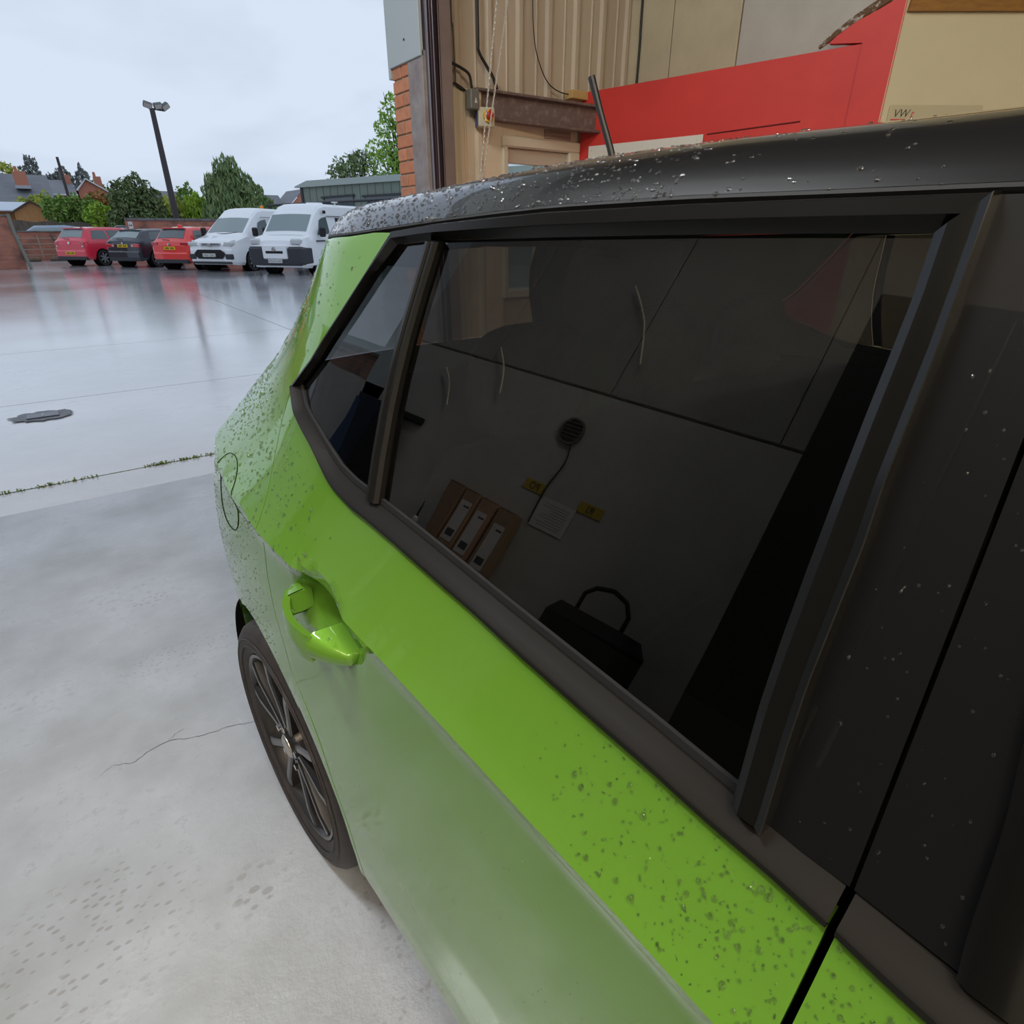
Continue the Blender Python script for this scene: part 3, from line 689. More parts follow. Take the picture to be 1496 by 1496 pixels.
# weeds in the joint between the threshold strip and the yard
M_weed = noisy(mat('weed_green', (.10, .17, .02), .7), 40, (.16, .20, .04)); M_moss = mat('joint_moss', (.10, .11, .035), .9)
weeds = [(-.47, .06, 8), (-.33, .10, 30), (-.20, .06, 14), (-.12, .04, 10), (.19, .02, 6), (.27, .07, 60), (.40, .04, 30), (.47, .03, 14), (.55, .06, 12), (-.55, .05, 12), (-.9, .1, 20), (.8, .1, 20), (1.2, .1, 20)]
for x, sp, n in weeds:
    mb = MB()
    for _ in range(n):
        bx, by = x + rd.gauss(0, sp * .5), 4.228 + rd.uniform(-.006, .006); a = rd.uniform(0, 2*PI); l = rd.uniform(.012, .034); h = rd.uniform(.006, .024); wd = .003
        d = Vector((math.cos(a), math.sin(a), 0)); s = Vector((-d.y, d.x, 0)) * wd; p = Vector((bx, by, -.008))
        mb.add(([p - s, p + s, p + d*l*.5 + s*1.4 + Vector((0, 0, h)), p + d*l*.5 - s*1.4 + Vector((0, 0, h)), p + d*l + Vector((0, 0, h*.8))], [(0, 1, 2, 3), (3, 2, 4)]))
    o = part('weed_tuft', mb.vf()[:2], M_weed); o['label'] = 'low green weeds in the joint outside the garage threshold'; o['category'] = 'weed'; o['group'] = 'weeds in the threshold joint'; o['kind'] = 'stuff'
o = part('moss_line', ribbon(jag([(-2, 4.228), (3, 4.228)], 260, .002), .005, -.002), M_moss); o['kind'] = 'stuff'; o['label'] = 'thin line of moss in the joint before the yard'; o['category'] = 'moss'
# recessed drain cover with a broken surround
mh = thing('drain_cover', 'dark sunken drain cover in broken concrete at left of the wet yard', 'drain cover', (-.35, 6.04, 0))
v = [(0, 0, .0015)]; 
for k in range(36):
    a = 2*PI*k/36; r_ = rd.uniform(.85, 1.15); v.append((.215*math.cos(a)*r_, .155*math.sin(a)*r_ , .0015))
part('broken_surround', (v, [(0, 1 + k, 1 + (k+1) % 36) for k in range(36)]), noisy(mat('rough_wet_asphalt', (.05, .05, .06), .35), 20, (.12, .12, .13), bump=.5), mh)
part('lid', [[(p[0], p[1], p[2]) for p in bbox_(-.11, .11, -.075, .075, .001, .008, .003)[0]], bbox_(-.11, .11, -.075, .075, .001, .008, .003)[1]], mat('wet_iron', (.045, .045, .07), .25, .3), mh)
part('lifting_bar', bbox_(-.004, .004, -.05, .05, .008, .011, .001), mat('worn_light_metal', (.4, .4, .4), .4), mh)

# ------------------------------------------------------------------ garage shell
M_clad = noisy(mat('beige_profiled_sheet', (.56, .465, .35), .55), 3, (.50, .41, .31), stretch=(1, 1, .25))
M_clad2 = noisy(mat('cream_lower_sheet', (.68, .56, .40), .55), 4, (.61, .50, .36), stretch=(1, 1, .3))
M_block = noisy(mat('cream_painted_board', (.60, .52, .36), .75), 5, (.53, .46, .32), bump=.08)
M_red = noisy(mat('red_painted_board', (.68, .048, .036), .5), 2.5, (.60, .040, .032), bump=.05)
M_cream = noisy(mat('cream_painted_wall', (.64, .56, .38), .6), 2.2, (.60, .525, .355), bump=.04)
M_plast = noisy(mat('grey_painted_plaster', (.50, .49, .465), .8), 3, (.43, .42, .40), bump=.25)
M_steel = noisy(mat('grey_brown_steel', (.34, .30, .29), .5, .1), 9, (.24, .19, .18), bump=.1)
M_rust = noisy(mat('red_oxide_steel', (.15, .105, .09), .55, .1), 26, (.26, .20, .17), (.5, .75), bump=.1)
M_ceil = noisy(mat('dark_roof_sheet', (.10, .095, .09), .7), 3, (.08, .075, .07))
M_extc = mat('pale_grey_exterior_sheet', (.42, .47, .48), .35)
H = 4.6
def ribbed(x0, x1, z0, z1, y, depth=.020, pitch=.25, d=-1, ax='x'):
    """profiled sheet: shallow trapezoid ribs"""
    xs = []; x = x0
    while x < x1:
        for dx, h in ((0, 0), (.022, 0), (.030, .35), (.034, .35), (.042, 0), (.105, 0), (.122, 1), (.150, 1), (.167, 0)):
            if x + dx < x1: xs.append((x + dx, h))
        x += pitch
    xs.append((x1, 0)); v = []
    for z in (z0, z1):
        for x, h in xs: q = y + d * depth * h; v.append((x, q, z) if ax == 'x' else (q, x, z))
    n = len(xs); return v, [(i, i+1, n+i+1, n+i) for i in range(n-1)]
wf = struct('wall_front', MB().add(box(2.28, 3.95, 3.90, 4.12, 2.2, H)).add(box(2.28, 2.76, 3.90, 4.12, 0, 2.2)).add(box(3.46, 3.95, 3.90, 4.12, 0, 2.2)).add(box(2.76, 3.46, 3.90, 4.12, 0, .95)).add(box(2.76, 3.46, 3.90, 4.12, 1.97, 2.2)).vf()[:2], M_clad)
part('profiled_sheet', ribbed(2.29, 3.95, 2.20, H, 3.895), M_clad, wf)
part('lower_sheet', ribbed(2.29, 2.60, 0, 2.20, 3.87, .020, .14), M_clad2, wf)
part('flat_board', bbox_(2.60, 2.765, 3.865, 3.90, 0, 2.08, .004), M_clad2, wf)
part('flat_board', bbox_(2.765, 3.46, 3.865, 3.90, 1.965, 2.08, .004), M_clad2, wf)
part('torn_sheet_edge', tube([(2.30, 3.85, 2.24), (2.35, 3.84, 2.20), (2.38, 3.85, 2.215), (2.42, 3.84, 2.19), (2.46, 3.85, 2.185)], [.006, .012, .007, .012, .005], 6), mat('dirt_black', (.03, .025, .02), .9), wf)
rx = thing('ceiling_beam_lintel', 'red oxide steel channel across the beige wall above the small window', 'steel beam', (3.03, 3.80, 2.11))
part('channel', MB().add(bbox_(-.50, .54, -.008, .008, -.085, .085, .003)).add(bbox_(-.50, .54, -.05, .008, .068, .085, .004)).add(bbox_(-.50, .54, -.05, .008, -.085, -.068, .004)).vf()[:2], M_rust, rx)
rx.rotation_euler = (0, math.radians(1.5), math.radians(-9))
rx.name = 'steel_lintel'
o = part('timber_offcut', bbox_(3.33, 3.50, 3.80, 3.88, 2.225, 2.275, .003), mat('raw_pine', (.55, .36, .14), .7)); o['label'] = 'short pale timber block above the steel lintel beside the red partition'; o['category'] = 'timber'
# small window beside the roller door
wn = struct('window_1', MB().add(bbox_(2.75, 3.47, 3.84, 3.93, 1.895, 1.965, .01)).add(bbox_(2.75, 2.80, 3.84, 3.93, .95, 1.9, .01)).add(bbox_(3.36, 3.47, 3.84, 3.93, .95, 1.9, .01)).add(bbox_(2.75, 3.47, 3.84, 3.93, .90, .96, .01)).vf()[:2], mat('cream_window_frame', (.62, .55, .42), .45))
part('window_blind', bbox_(2.80, 3.36, 3.88, 3.90, 1.80, 1.895, .004), mat('pale_blind', (.50, .43, .34), .6), wn)
part('pane', box(2.80, 3.36, 3.905, 3.909, .96, 1.80), glass('clear_window', (.9, .95, .93)), wn)
part('glazing_bar', bbox_(3.075, 3.095, 3.895, 3.92, .96, 1.80, .003), mat('cream_glazing_bar', (.62, .55, .42), .45), wn)
o = part('louvre_vent', MB().add(bbox_(3.13, 3.38, 3.855, 3.862, 1.955, 2.025, .002)).add([p for p in ()] and ([], []) or bbox_(3.14, 3.37, 3.848, 3.856, 1.975, 1.985, .002)).add(bbox_(3.14, 3.37, 3.848, 3.856, 2.0, 2.01, .002)).vf()[:2], mat('vent_brown_pink', (.36, .25, .20), .5)); o['label'] = 'small brown louvre vent on the board above the window'; o['category'] = 'vent'
# right jamb: brick pier, steel plate, door guide rail, steel flange
M_brick = [noisy(mat('orange_red_brick', c, .8), 25, c2, bump=.2) for c, c2 in (((.62, .24, .12), (.52, .20, .11)), ((.56, .25, .14), (.46, .19, .11)), ((.66, .28, .15), (.55, .22, .12)))]
M_mort = noisy(mat('pale_mortar', (.50, .38, .25), .9), 40, (.40, .31, .22), bump=.2)
wj = struct('wall_jamb', MB().add(box(2.11, 2.40, 3.93, 4.145, 0, 2.30)).vf()[:2], M_mort)
me1 = part('brick', bbox_(0, .1025, 0, .215, 0, .065, .003), M_brick[0], wj); protos = []
def brick_at(x0, x1, y0, y1, z0, k):
    me = bpy.data.meshes.get('brick_%.2f_%.2f_%d' % (x1-x0, y1-y0, k))
    if not me:
        o = part('brick', bbox_(0, x1-x0, 0, y1-y0, 0, .0635, .003), M_brick[k], wj); o.data.name = 'brick_%.2f_%.2f_%d' % (x1-x0, y1-y0, k)
    else: o = bpy.data.objects.new('brick', me); COL.objects.link(o); o.parent = wj
    o.location = (x0, y0, z0); return o
bpy.data.objects.remove(me1)
for k in range(31):
    z = .004 + k * .0745
    if k % 2: brick_at(2.10, 2.312, 3.935, 4.15, z, rd.randrange(3))
    else:
        brick_at(2.10, 2.20, 4.035, 4.15, z, rd.randrange(3)); brick_at(2.10, 2.20, 3.935, 4.025, z, rd.randrange(3)); brick_at(2.212, 2.312, 4.035, 4.15, z, rd.randrange(3))
part('steel_plate', bbox_(2.095, 2.125, 3.745, 3.93, 0, 2.33, .003), M_steel, wj)
gr_ = thing('door_guide_rail', 'dark ribbed vertical guide rail of the roller door beside the brick pier', 'guide rail', (2.15, 3.78, 0))
mb = MB()
for i, (x0, x1, y) in enumerate(((-.045, -.022, .0), (-.018, -.004, -.02), (0, .016, -.02), (.020, .034, -.02), (.038, .062, 0))): mb.add(bbox_(x0, x1, y - .03, .04, 0, 3.95, .003))
part('rail_channel', mb.vf()[:2], mat('dark_purple_brown_rail', (.055, .035, .042), .35, .3), gr_)
part('brush_strip', bbox_(-.021, -.018, -.055, .0, 0, 3.95, .0005), mat('bright_rail_edge', (.42, .42, .50), .3, .5), gr_)
part('brush_strip', bbox_(.0165, .0195, -.055, .0, 0, 3.95, .0005), bpy.data.materials['bright_rail_edge'], gr_)
o = part('steel_column', MB().add(bbox_(2.212, 2.30, 3.74, 3.756, 0, H, .003)).add(bbox_(2.212, 2.222, 3.74, 3.90, 0, H, .002)).vf()[:2], noisy(mat('brown_painted_column', (.22, .165, .145), .5), 6, (.18, .13, .115))); o['kind'] = 'structure'; o.name = 'trim_1'
# exterior cladding and the head over the opening
we = struct('wall_outside_head', MB().add(box(-2.4, 2.11, 3.93, 4.10, 3.75, 5.2)).add(box(-2.4, -2.0, 3.86, 4.14, 0, 5.2)).add(box(2.42, 12, 4.13, 4.16, 2.3, 5.2)).add(box(2.42, 12, 4.13, 4.16, 0, .9)).add(box(2.42, 2.75, 4.13, 4.16, .9, 2.3)).add(box(3.47, 12, 4.13, 4.16, .9, 2.3)).vf()[:2], M_extc)
part('corner_flashing', MB().add(bbox_(2.085, 2.108, 3.745, 4.155, 2.30, 5.2, .003)).add(bbox_(2.085, 2.42, 4.15, 4.175, 2.245, 5.2, .003)).vf()[:2], M_extc, we)
part('rivet', [[(p[0] + 2.085, p[1] + 3.935, p[2] + 2.41) for p in lathe([(0, .007), (-.004, .006), (-.006, .0001)], 12)[0]], lathe([(0, .007), (-.004, .006), (-.006, .0001)], 12)[1]], mat('rivet_dark', (.05, .05, .05), .5), we)
# side walls, back wall, ceiling
struct('wall_left', MB().add(box(-2.2, -2.0, -5, 3.86, 0, 2.195)).add(box(-2.2, -2.0, 3.86, 6.4, 0, 1.75)).vf()[:2], M_plast)  # low outer wing is added to fill the quarter glass reflection
M_shp = noisy(mat('grey_wall_sheet', (.38, .37, .35), .7), 3, (.32, .31, .295))
wl_ = struct('wall_left_upper', box(-2.2, -2.012, -5, 3.86, 2.205, H), M_plast)
for k in range(9): part('sheet_panel', bbox_(-2.012, -1.998, -5 + k*.985 + .003, -5 + (k+1)*.985 - .003, 2.21, H, .003), M_shp, wl_)
struct('wall_right', box(8, 8.2, -5, 4.1, 0, H), M_block)
wr = struct('wall_inner', box(3.97, 4.1, 1.86, 3.90, 2.0, H), M_block)
part('board_panel', bbox_(3.95, 3.97, 3.48, 3.895, 2.2, H, .004), M_block, wr)
part('board_panel', bbox_(3.948, 3.97, 2.92, 3.47, 2.2, H, .004), M_block, wr)
part('board_panel', bbox_(3.95, 3.97, 1.86, 2.91, 2.2, H, .004), noisy(mat('grey_board', (.56, .53, .47), .75), 4, (.50, .47, .42)), wr)
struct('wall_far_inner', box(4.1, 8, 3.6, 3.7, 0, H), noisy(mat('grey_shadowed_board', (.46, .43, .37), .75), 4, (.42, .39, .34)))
struct('wall_back', box(-2.2, 8.2, -5.2, -5, 0, H), M_plast)
struct('ceiling', box(-2.2, 8.2, -5.2, 3.92, H, H + .1), M_ceil)
# partition room
P0, P1 = Vector((3.47, 3.85)), Vector((3.83, 2.03)); dv = (P1 - P0).normalized(); nv = Vector((-dv.y, dv.x))
if nv.x > 0: nv = -nv
def wallpoly(pts, org, d, n, th):
    """pts (s, z) in the plane, extruded th away from the viewer side n"""
    v = []
    for k in (0, 1):
        for s, z in pts: q = org + d*s - n*th*k; v.append((q.x, q.y, z))
    m = len(pts); f = [tuple(range(m)), tuple(range(2*m-1, m-1, -1))] + [(i, m+i, m+(i+1) % m, (i+1) % m) for i in range(m)]
    return v, f
struct('wall_partition', wallpoly([(0, 0), (1.855, 0), (1.855, 2.275), (0, 2.275)], P0, dv, nv, .06), M_red)
rp = struct('wall_partition_end', wallpoly([(1.855, 0), (2.03, 0), (2.03, 2.50), (1.958, 2.438), (1.765, 2.365), (1.68, 2.30), (1.855, 2.277)], P0 + nv*.010, dv, nv, .05), M_red)
P2 = P0 + dv*2.02 + nv*.016
part('broken_board', tube([(*(P0 + dv*1.63 + nv*.0), 2.29), (*(P0 + dv*1.72 + nv*.0), 2.345), (*(P0 + dv*1.80 + nv*.0), 2.39), (*(P0 + dv*1.90 + nv*.0), 2.43), (*(P0 + dv*1.99 + nv*.0), 2.47), (*(P0 + dv*2.2), 2.58)], [.010, .018, .020, .026, .030, .034], 7), noisy(mat('torn_plasterboard_edge', (.16, .09, .05), .9), 30, (.55, .5, .45), (.52, .6), bump=.8), rp)
# cream wall facing the camera
cd = Vector((.809, -.588)); cn = Vector((-.588, -.809))
cw = struct('wall_cream', wallpoly([(0, 0), (3.0, 0), (3.0, H), (0.012, H)], P2, cd, cn, .1), M_cream)
def onwall(s, z, off=.004): q = P2 + cd*s + cn*off; return (q.x, q.y, z)
part('timber_fascia', wallpoly([(.02, 2.375), (3.0, 2.38), (3.0, 2.68), (.05, 2.68)], P2 + cn*.02, cd, cn, .02), noisy(mat('varnished_brown_timber', (.33, .15, .03), .5), 12, (.24, .11, .025), stretch=(1, 1, 6)), cw)
sg = thing('wall_sign', 'pale plastic sign lettered VWt in grey and red on the cream wall', 'sign', onwall(.275, 1.935, .004), math.atan2(cd.y, cd.x))
M_sgn = mat('pale_sign_plastic', (.50, .44, .29), .35); M_sgr = mat('sign_grey', (.05, .05, .055), .5); M_sre = mat('sign_red', (.60, .05, .07), .5)
part('board', bbox_(-.23, .27, -.006, 0, -.10, .045, .003), M_sgn, sg)
text('lettering', 'VW', .052, M_sgr, sg, (-.165, -.0065, -.010), (PI/2, 0, 0), shear=.25)
text('lettering', 't', .050, M_sre, sg, (-.105, -.0065, -.010), (PI/2, 0, 0), shear=.25)
part('red_rule', bbox_(-.215, -.10, -.0075, -.006, -.024, -.018, .0005), M_sre, sg)
o = part('white_panel', wallpoly([(.09, 0), (1.0, 0), (1.0, .19), (.09, .19)], Vector((*(P0 + nv*.012),)), dv, nv, .006), mat('white_sign_sheet', (.72, .68, .60), .4))
for p in o.data.vertices: p.co.z += 1.745
o['label'] = 'white sign sheet screwed to the red partition above the car roof'; o['category'] = 'sign'
for s in (.12, .55, .96): q = P0 + dv*s + nv*.013; part('screw', [[(p[1] * 1 + q.x, q.y + p[2], p[0] + 1.905) for p in lathe([(0, .006), (.002, .0001)], 8)[0]], lathe([(0, .006), (.002, .0001)], 8)[1]], M_sgr, o)
part('board_shadow_groove', wallpoly([(1.02, 1.93), (1.6, 1.945), (1.6, 1.952), (1.02, 1.937)], P0 + nv*.003, dv, nv, .003), mat('groove_dark_red', (.10, .005, .005), .8), bpy.data.objects['wall_partition'])

# things on the beige wall
M_cab = mat('black_cable', (.012, .010, .010), .5)
def cable(label, pts, r, m=M_cab, name='electric_cable', cat='cable', n=8):
    # smooth the run with a Catmull pass
    P = [Vector(p) for p in pts]; out = []
    for i in range(len(P) - 1):
        a, b_, c, d = P[max(i-1, 0)], P[i], P[i+1], P[min(i+2, len(P)-1)]
        for k in range(6):
            t = k/6; out.append(.5*((2*b_) + (c-a)*t + (2*a - 5*b_ + 4*c - d)*t*t + (3*b_ - a - 3*c + d)*t**3))
    out.append(P[-1]); o = part(name, tube(out, r, n), m); o['label'] = label; o['category'] = cat; return o
cable('black cable from the steel column to the grey junction box', [(2.30, 3.84, 2.335), (2.34, 3.83, 2.315), (2.42, 3.82, 2.29), (2.475, 3.82, 2.26), (2.49, 3.82, 2.18)], .0085)
cable('thick black cable dropping down the beige sheets to the lintel', [(2.565, 3.85, H), (2.565, 3.85, 2.7), (2.565, 3.85, 2.46), (2.57, 3.85, 2.40), (2.62, 3.84, 2.33), (2.64, 3.80, 2.27), (2.645, 3.76, 2.20)], .0095)
cable('thin black cable looping across the beige sheets to the red partition', [(2.99, 3.845, 3.0), (2.995, 3.845, 2.75), (3.01, 3.845, 2.55), (3.05, 3.845, 2.42), (3.14, 3.845, 2.30), (3.27, 3.845, 2.255), (3.40, 3.84, 2.26), (3.47, 3.84, 2.275)], .0035)
cable('black cable running down the cream board behind the red partition', [(3.94, 3.77, H), (3.94, 3.77, 2.9), (3.94, 3.765, 2.6), (3.94, 3.77, 2.2)], .009)
cable('faded brown cable down the sheets next to the steel column', [(2.375, 3.855, H), (2.375, 3.855, 2.7), (2.385, 3.855, 2.5), (2.39, 3.855, 2.22)], .0045, mat('brown_cable', (.11, .08, .06), .6))
jb = thing('junction_box', 'small grey junction box at the left end of the steel lintel', 'junction box', (2.485, 3.80, 2.13))
part('case', bbox_(-.035, .03, -.03, .04, -.055, .055, .006), mat('grey_box_plastic', (.16, .15, .13), .45), jb)
part('warning_mark', [[(-.010, -.0312, -.02), (.012, -.0312, -.02), (.001, -.0312, .012)], [(0, 1, 2)]], mat('mark_white', (.6, .58, .5), .5), jb)
sw = thing('isolator_switch', 'red and yellow rotary isolator on a cream box under the lintel', 'switch', (2.575, 3.78, 2.045), -.35)
part('case', bbox_(-.065, .05, -.02, .06, -.06, .05, .006), mat('cream_switch_box', (.55, .50, .36), .4), sw)
part('blue_edge', bbox_(-.068, -.064, -.022, .05, -.058, .045, .001), mat('blue_edge_paint', (.05, .09, .25), .5), sw)
def movev(vf, d): return [tuple(Vector(p) + Vector(d)) for p in vf[0]], vf[1]
part('yellow_dial', movev(lathe([(0, .0001), (0, .034), (.018, .034), (.02, .03)][::-1], 24, 'y'), (.005, -.04, 0)), mat('yellow_dial', (.85, .48, .02), .4), sw)
part('red_knob', MB().add(movev(lathe([(0, .025), (-.030, .022), (-.034, .0001)], 20, 'y'), (.008, -.04, 0))).add(bbox_(.000, .016, -.086, -.06, -.03, .03, .004)).vf()[:2], mat('red_knob', (.55, .02, .02), .35), sw)
# hoist chain: two runs of links
def chain(label, p, q, n):
    p, q = Vector(p), Vector(q); mb = MB(); d = (q - p); l = d.length / n; d.normalize(); x = d.cross(Vector((0, 1, 0))).normalized(); y = d.cross(x)
    for i in range(n):
        c = p + d * l * (i + .5); s = x if i % 2 else y; pts = []
        for k in range(9): a = 2*PI*k/8; pts.append(c + d*math.cos(a)*l*.72 + s*math.sin(a)*.0045)
        mb.add(tube(pts, .0024, 4, cap=False))
    o = part('hoist_chain', mb.vf()[:2], mat('chain_steel', (.62, .57, .48), .4, .3), kind='thing'); o['label'] = label; o['category'] = 'chain'; o['group'] = 'roller door hoist chain runs'
chain('steel hoist chain run hanging slanted in front of the beige wall, left', (2.665, 3.70, 3.0), (2.43, 3.70, 1.5), 95)
chain('steel hoist chain run hanging slanted in front of the beige wall, right', (2.745, 3.66, 3.0), (2.41, 3.66, 1.5), 95)

AL0 = bpy.data.materials
# things along the left wall, seen mirrored in the car glass
M_card = [noisy(mat('brown_cardboard', c, .8), 8, tuple(x*.85 for x in c), stretch=(1, 1, .3)) for c in ((.30, .19, .12), (.36, .24, .15), (.42, .25, .17), (.33, .23, .15))]
M_lab = mat('white_label', (.62, .60, .58), .6); M_ink = mat('label_ink', (.05, .05, .05), .6)
ys = [(2.405, 2.535), (2.275, 2.395), (2.145, 2.265), (1.985, 2.125)]
lb = ['plain tall cardboard box, leftmost as seen, against the left wall', 'tall cardboard box with white label beside the plain one', 'tall cardboard box with white label, second of the labelled ones', 'widest tall cardboard box with white label at the end of the row']
bench = thing('workbench', 'low dark workbench along the left garage wall', 'workbench', (-1.765, 1.92, 0))
part('bench_top', bbox_(-.22, .22, -1.25, 1.2, .80, .84, .006), noisy(mat('worn_bench_wood', (.12, .09, .07), .7), 12, (.08, .06, .05)), bench)
for x in (-.18, .18):
    for y in (-1.15, 0, 1.1): part('leg', bbox_(x - .03, x + .03, y - .03, y + .03, 0, .80, .004), M_dash, bench)
for i, (y0, y1) in enumerate(ys):
    t = thing('cardboard_box', lb[i], 'box', (-1.92, (y0+y1)/2, .8405), 0, 'tall cardboard boxes on the left wall bench')
    hh = 1.37 - .8405 - .004 * i; part('carton', bbox_(-.065, .05 - .012*i, -(y1-y0)/2, (y1-y0)/2, 0, hh, .004), M_card[i], t)
    part('top_flap', bbox_(-.064, .051 - .012*i, -(y1-y0)/2 + .002, (y1-y0)/2 - .002, hh, hh + .003, .001), M_card[i], t)
    if i:
        x = .0515 - .012*i; part('label_sheet', box(x - .001, x, -.042, .045, hh - .26 - .02*i, hh - .05 - .012*i), M_lab, t)
        part('bar_code', MB().add(box(x, x + .0006, -.03, .03, hh - .235 - .02*i, hh - .20 - .02*i)).add(box(x, x + .0006, -.035, .01, hh - .085 - .012*i, hh - .075 - .012*i)).vf()[:2], M_ink, t)
tb = thing('sealant_tube', 'white sealant cartridge with dark nozzle standing on the bench', 'sealant tube', (-1.93, 2.755, .8405))
part('cartridge', lathe([(0, .0001), (0, .025), (.25, .025), (.262, .012), (.266, .0001)], 20, 'z'), mat('white_cartridge', (.65, .64, .62), .4), tb)
part('nozzle', lathe([(.26, .013), (.27, .010), (.35, .004), (.351, .0001)], 14, 'z'), M_black, tb)
nb = thing('wall_notice', 'white printed notice sheet fixed to the left wall between two yellow signs', 'notice', (-1.998, 1.83, 1.44))
part('sheet', box(0, .003, -.12, .12, -.085, .085), M_lab, nb); mb = MB()
for k in range(9): mb.add(box(.003, .0034, -.09, .09 - rd.random()*.07, .055 - k*.015, .059 - k*.015))
part('print_lines', mb.vf()[:2], mat('notice_print', (.25, .25, .26), .6), nb)
M_yel = mat('yellow_sign_tape', (.45, .33, .03), .5)
for y, s, l in ((2.04, 'OP', 'yellow sign with black letters OP left of the wall notice'), (1.635, 'IR', 'yellow sign with black letters IR right of the wall notice')):
    t = thing('yellow_sign', l, 'sign', (-1.998, y, 1.555), 0, 'yellow signs on the left wall'); part('plate', box(0, .003, -.08, .08, -.03, .03), M_yel, t)
    text('lettering', s[::-1], .06, M_ink, t, (.0035, 0, -.021), (PI/2, 0, PI/2))
wv = thing('round_wall_vent', 'round grey ventilation grille high on the left wall', 'vent', (-1.998, 2.0, 1.93))
part('ring', lathe([(0, .085), (.012, .085), (.012, .072), (.004, .07), (.004, .0001)][::-1], 32), mat('vent_grey', (.16, .15, .14), .5), wv)
for k in range(5): part('louvre', bbox_(.004, .014, -.06, .06, -.05 + k*.024, -.043 + k*.024, .001), mat('vent_blade', (.10, .10, .095), .5) if k == 0 else bpy.data.materials['vent_blade'], wv)
cable('dark cable hanging from the round vent past the wall notice', [(-1.99, 1.96, 1.86), (-1.99, 1.93, 1.75), (-1.99, 1.955, 1.6), (-1.99, 1.96, 1.5), (-1.99, 1.95, 1.36)], .004)
for k, (y, l) in enumerate(((.22, 'tall dark steel cupboard next to the bench with the tool bag'), (-.66, 'tall dark steel cupboard furthest from the roller door'))):  # unseen dark blocks added to darken reflections, in place of the camera holder
    t = thing('steel_cupboard', l, 'cupboard', (-1.76, y, 0)); M_blocker = AL0.get('dark_cupboard_enamel') or mat('dark_cupboard_enamel', (.016, .016, .018), .45)
    part('carcass', bbox_(-.23, .22, -.43, .43, 0, 2.75, .006), M_blocker, t)
    for s_ in (-1, 1):
        d_ = part('door', bbox_(.222, .238, s_*.004, s_*.426, .06, 2.70, .004), M_blocker, t); part('door_handle', bbox_(.238, .255, s_*.03, s_*.045, 1.05, 1.20, .003), mat('cupboard_handle', (.3, .3, .3), .3, .8), d_)
tbg = thing('tool_bag', 'black tool bag with an arched handle standing on the bench', 'bag', (-1.83, 1.22, .8405))
part('bag_body', MB().add(bbox_(-.13, .13, -.25, .22, 0, .27, .05)).vf()[:2], mat('black_canvas', (.010, .010, .011), .9), tbg)
part('handle', tube([(0, -.12, .26), (0, -.12, .33), (0, -.08, .38), (0, 0, .40), (0, .08, .38), (0, .12, .34), (0, .12, .26)], .011, 8), M_black, tbg)
dc = thing('hanging_coats', 'dark work coats hanging on the left wall near the door', 'coat', (-1.90, 3.55, 1.0))
def coat(y, w_, z0, z1, c):
    def fn(u, t):
        a = 2*PI*u; wz = w_ * (1 - .45*t**3); fold = 1 + .12*math.sin(a*6 + y*9) * (1 - t)
        return (.075*math.cos(a)*fold*(1 - .3*t), y + wz*math.sin(a)*fold, lerp(z0, z1, t))
    return grid(40, 12, fn)
part('coat', coat(.22, .20, -.05, .62, 0), mat('navy_cloth', (.018, .022, .04), .9), dc)
part('coat', coat(-.06, .16, .0, .60, 0), mat('black_cloth', (.010, .010, .012), .9), dc)
part('coat', coat(.45, .13, .05, .58, 0), mat('blue_denim', (.03, .06, .13), .9), dc)
part('hook_rail', bbox_(-.095, -.07, -.3, .6, .60, .65, .005), M_dash, dc)
for k, (y0, z0, y1, z1) in enumerate(((3.32, 2.05, 3.10, 1.80), (2.84, 2.30, 2.64, 2.0), (2.10, 2.9, 1.80, 2.42))):
    cable(['pale rope hanging on the left wall nearest the door', 'pale rope hanging on the left wall above the cardboard boxes', 'pale rope hanging highest on the left wall'][k], [(-1.97, y0, z0), (-1.97, lerp(y0, y1, .6), lerp(z0, z1, .45)), (-1.97, y1, z1)], .006, bpy.data.materials.get('pale_cord') or mat('pale_cord', (.8, .75, .55), .5), 'pale_rope', 'rope')

# ceiling lights of the garage, plus two added fill lights
def lamp(x, y, z, e, col, label, rz=0, ln=1.5):
    t = thing('batten_light', label, 'ceiling light', (x, y, z), rz, 'batten lights on the garage ceiling')
    part('housing', bbox_(-ln/2, ln/2, -.04, .04, .03, .09, .01), mat('white_enamel', (.7, .7, .7), .4), t)
    for s in (-.02, .02): part('tube', [[(p[0] , p[1] + s, p[2]) for p in lathe([(-ln/2+.03, .013), (ln/2-.03, .013)], 12)[0]], lathe([(-ln/2+.03, .013), (ln/2-.03, .013)], 12)[1]], M_tube, t)
    ld = bpy.data.lights.new('tube_light', 'AREA'); ld.shape = 'RECTANGLE'; ld.size = ln; ld.size_y = .12; ld.energy = e; ld.color = col
    lo = bpy.data.objects.new('tube_light', ld); COL.objects.link(lo); lo.parent = t; lo.location = (0, 0, -.012); return t
M_tube = mat('lit_tube', (1, 1, 1), .5, emit=(1, .88, .68), estr=8)
WARM = (1, .84, .62); NEUT = (1, .95, .88)
la = lamp(-.9, 1.7, 4.3, 120, (.93, .97, 1), 'batten light above the car door nearest the roller door', PI/2); la.children[-1].rotation_euler = (-.6, 0, 0)  # added fill lamp, brightens the floor and tilts towards the left wall
lamp(-.3, -2.1, 4.3, 165, (1, .88, .70), 'batten light behind the camera over the aisle', 0)
lamp(.6, -3.4, 4.3, 170, WARM, 'batten light furthest back over the front of the car', 0)
wl3 = lamp(-1.2, -1.1, 3.6, 30, (1, .80, .52), 'batten light hanging low along the left wall over the cupboards', PI/2)  # added fill lamp, hung low to brighten the green shoulder
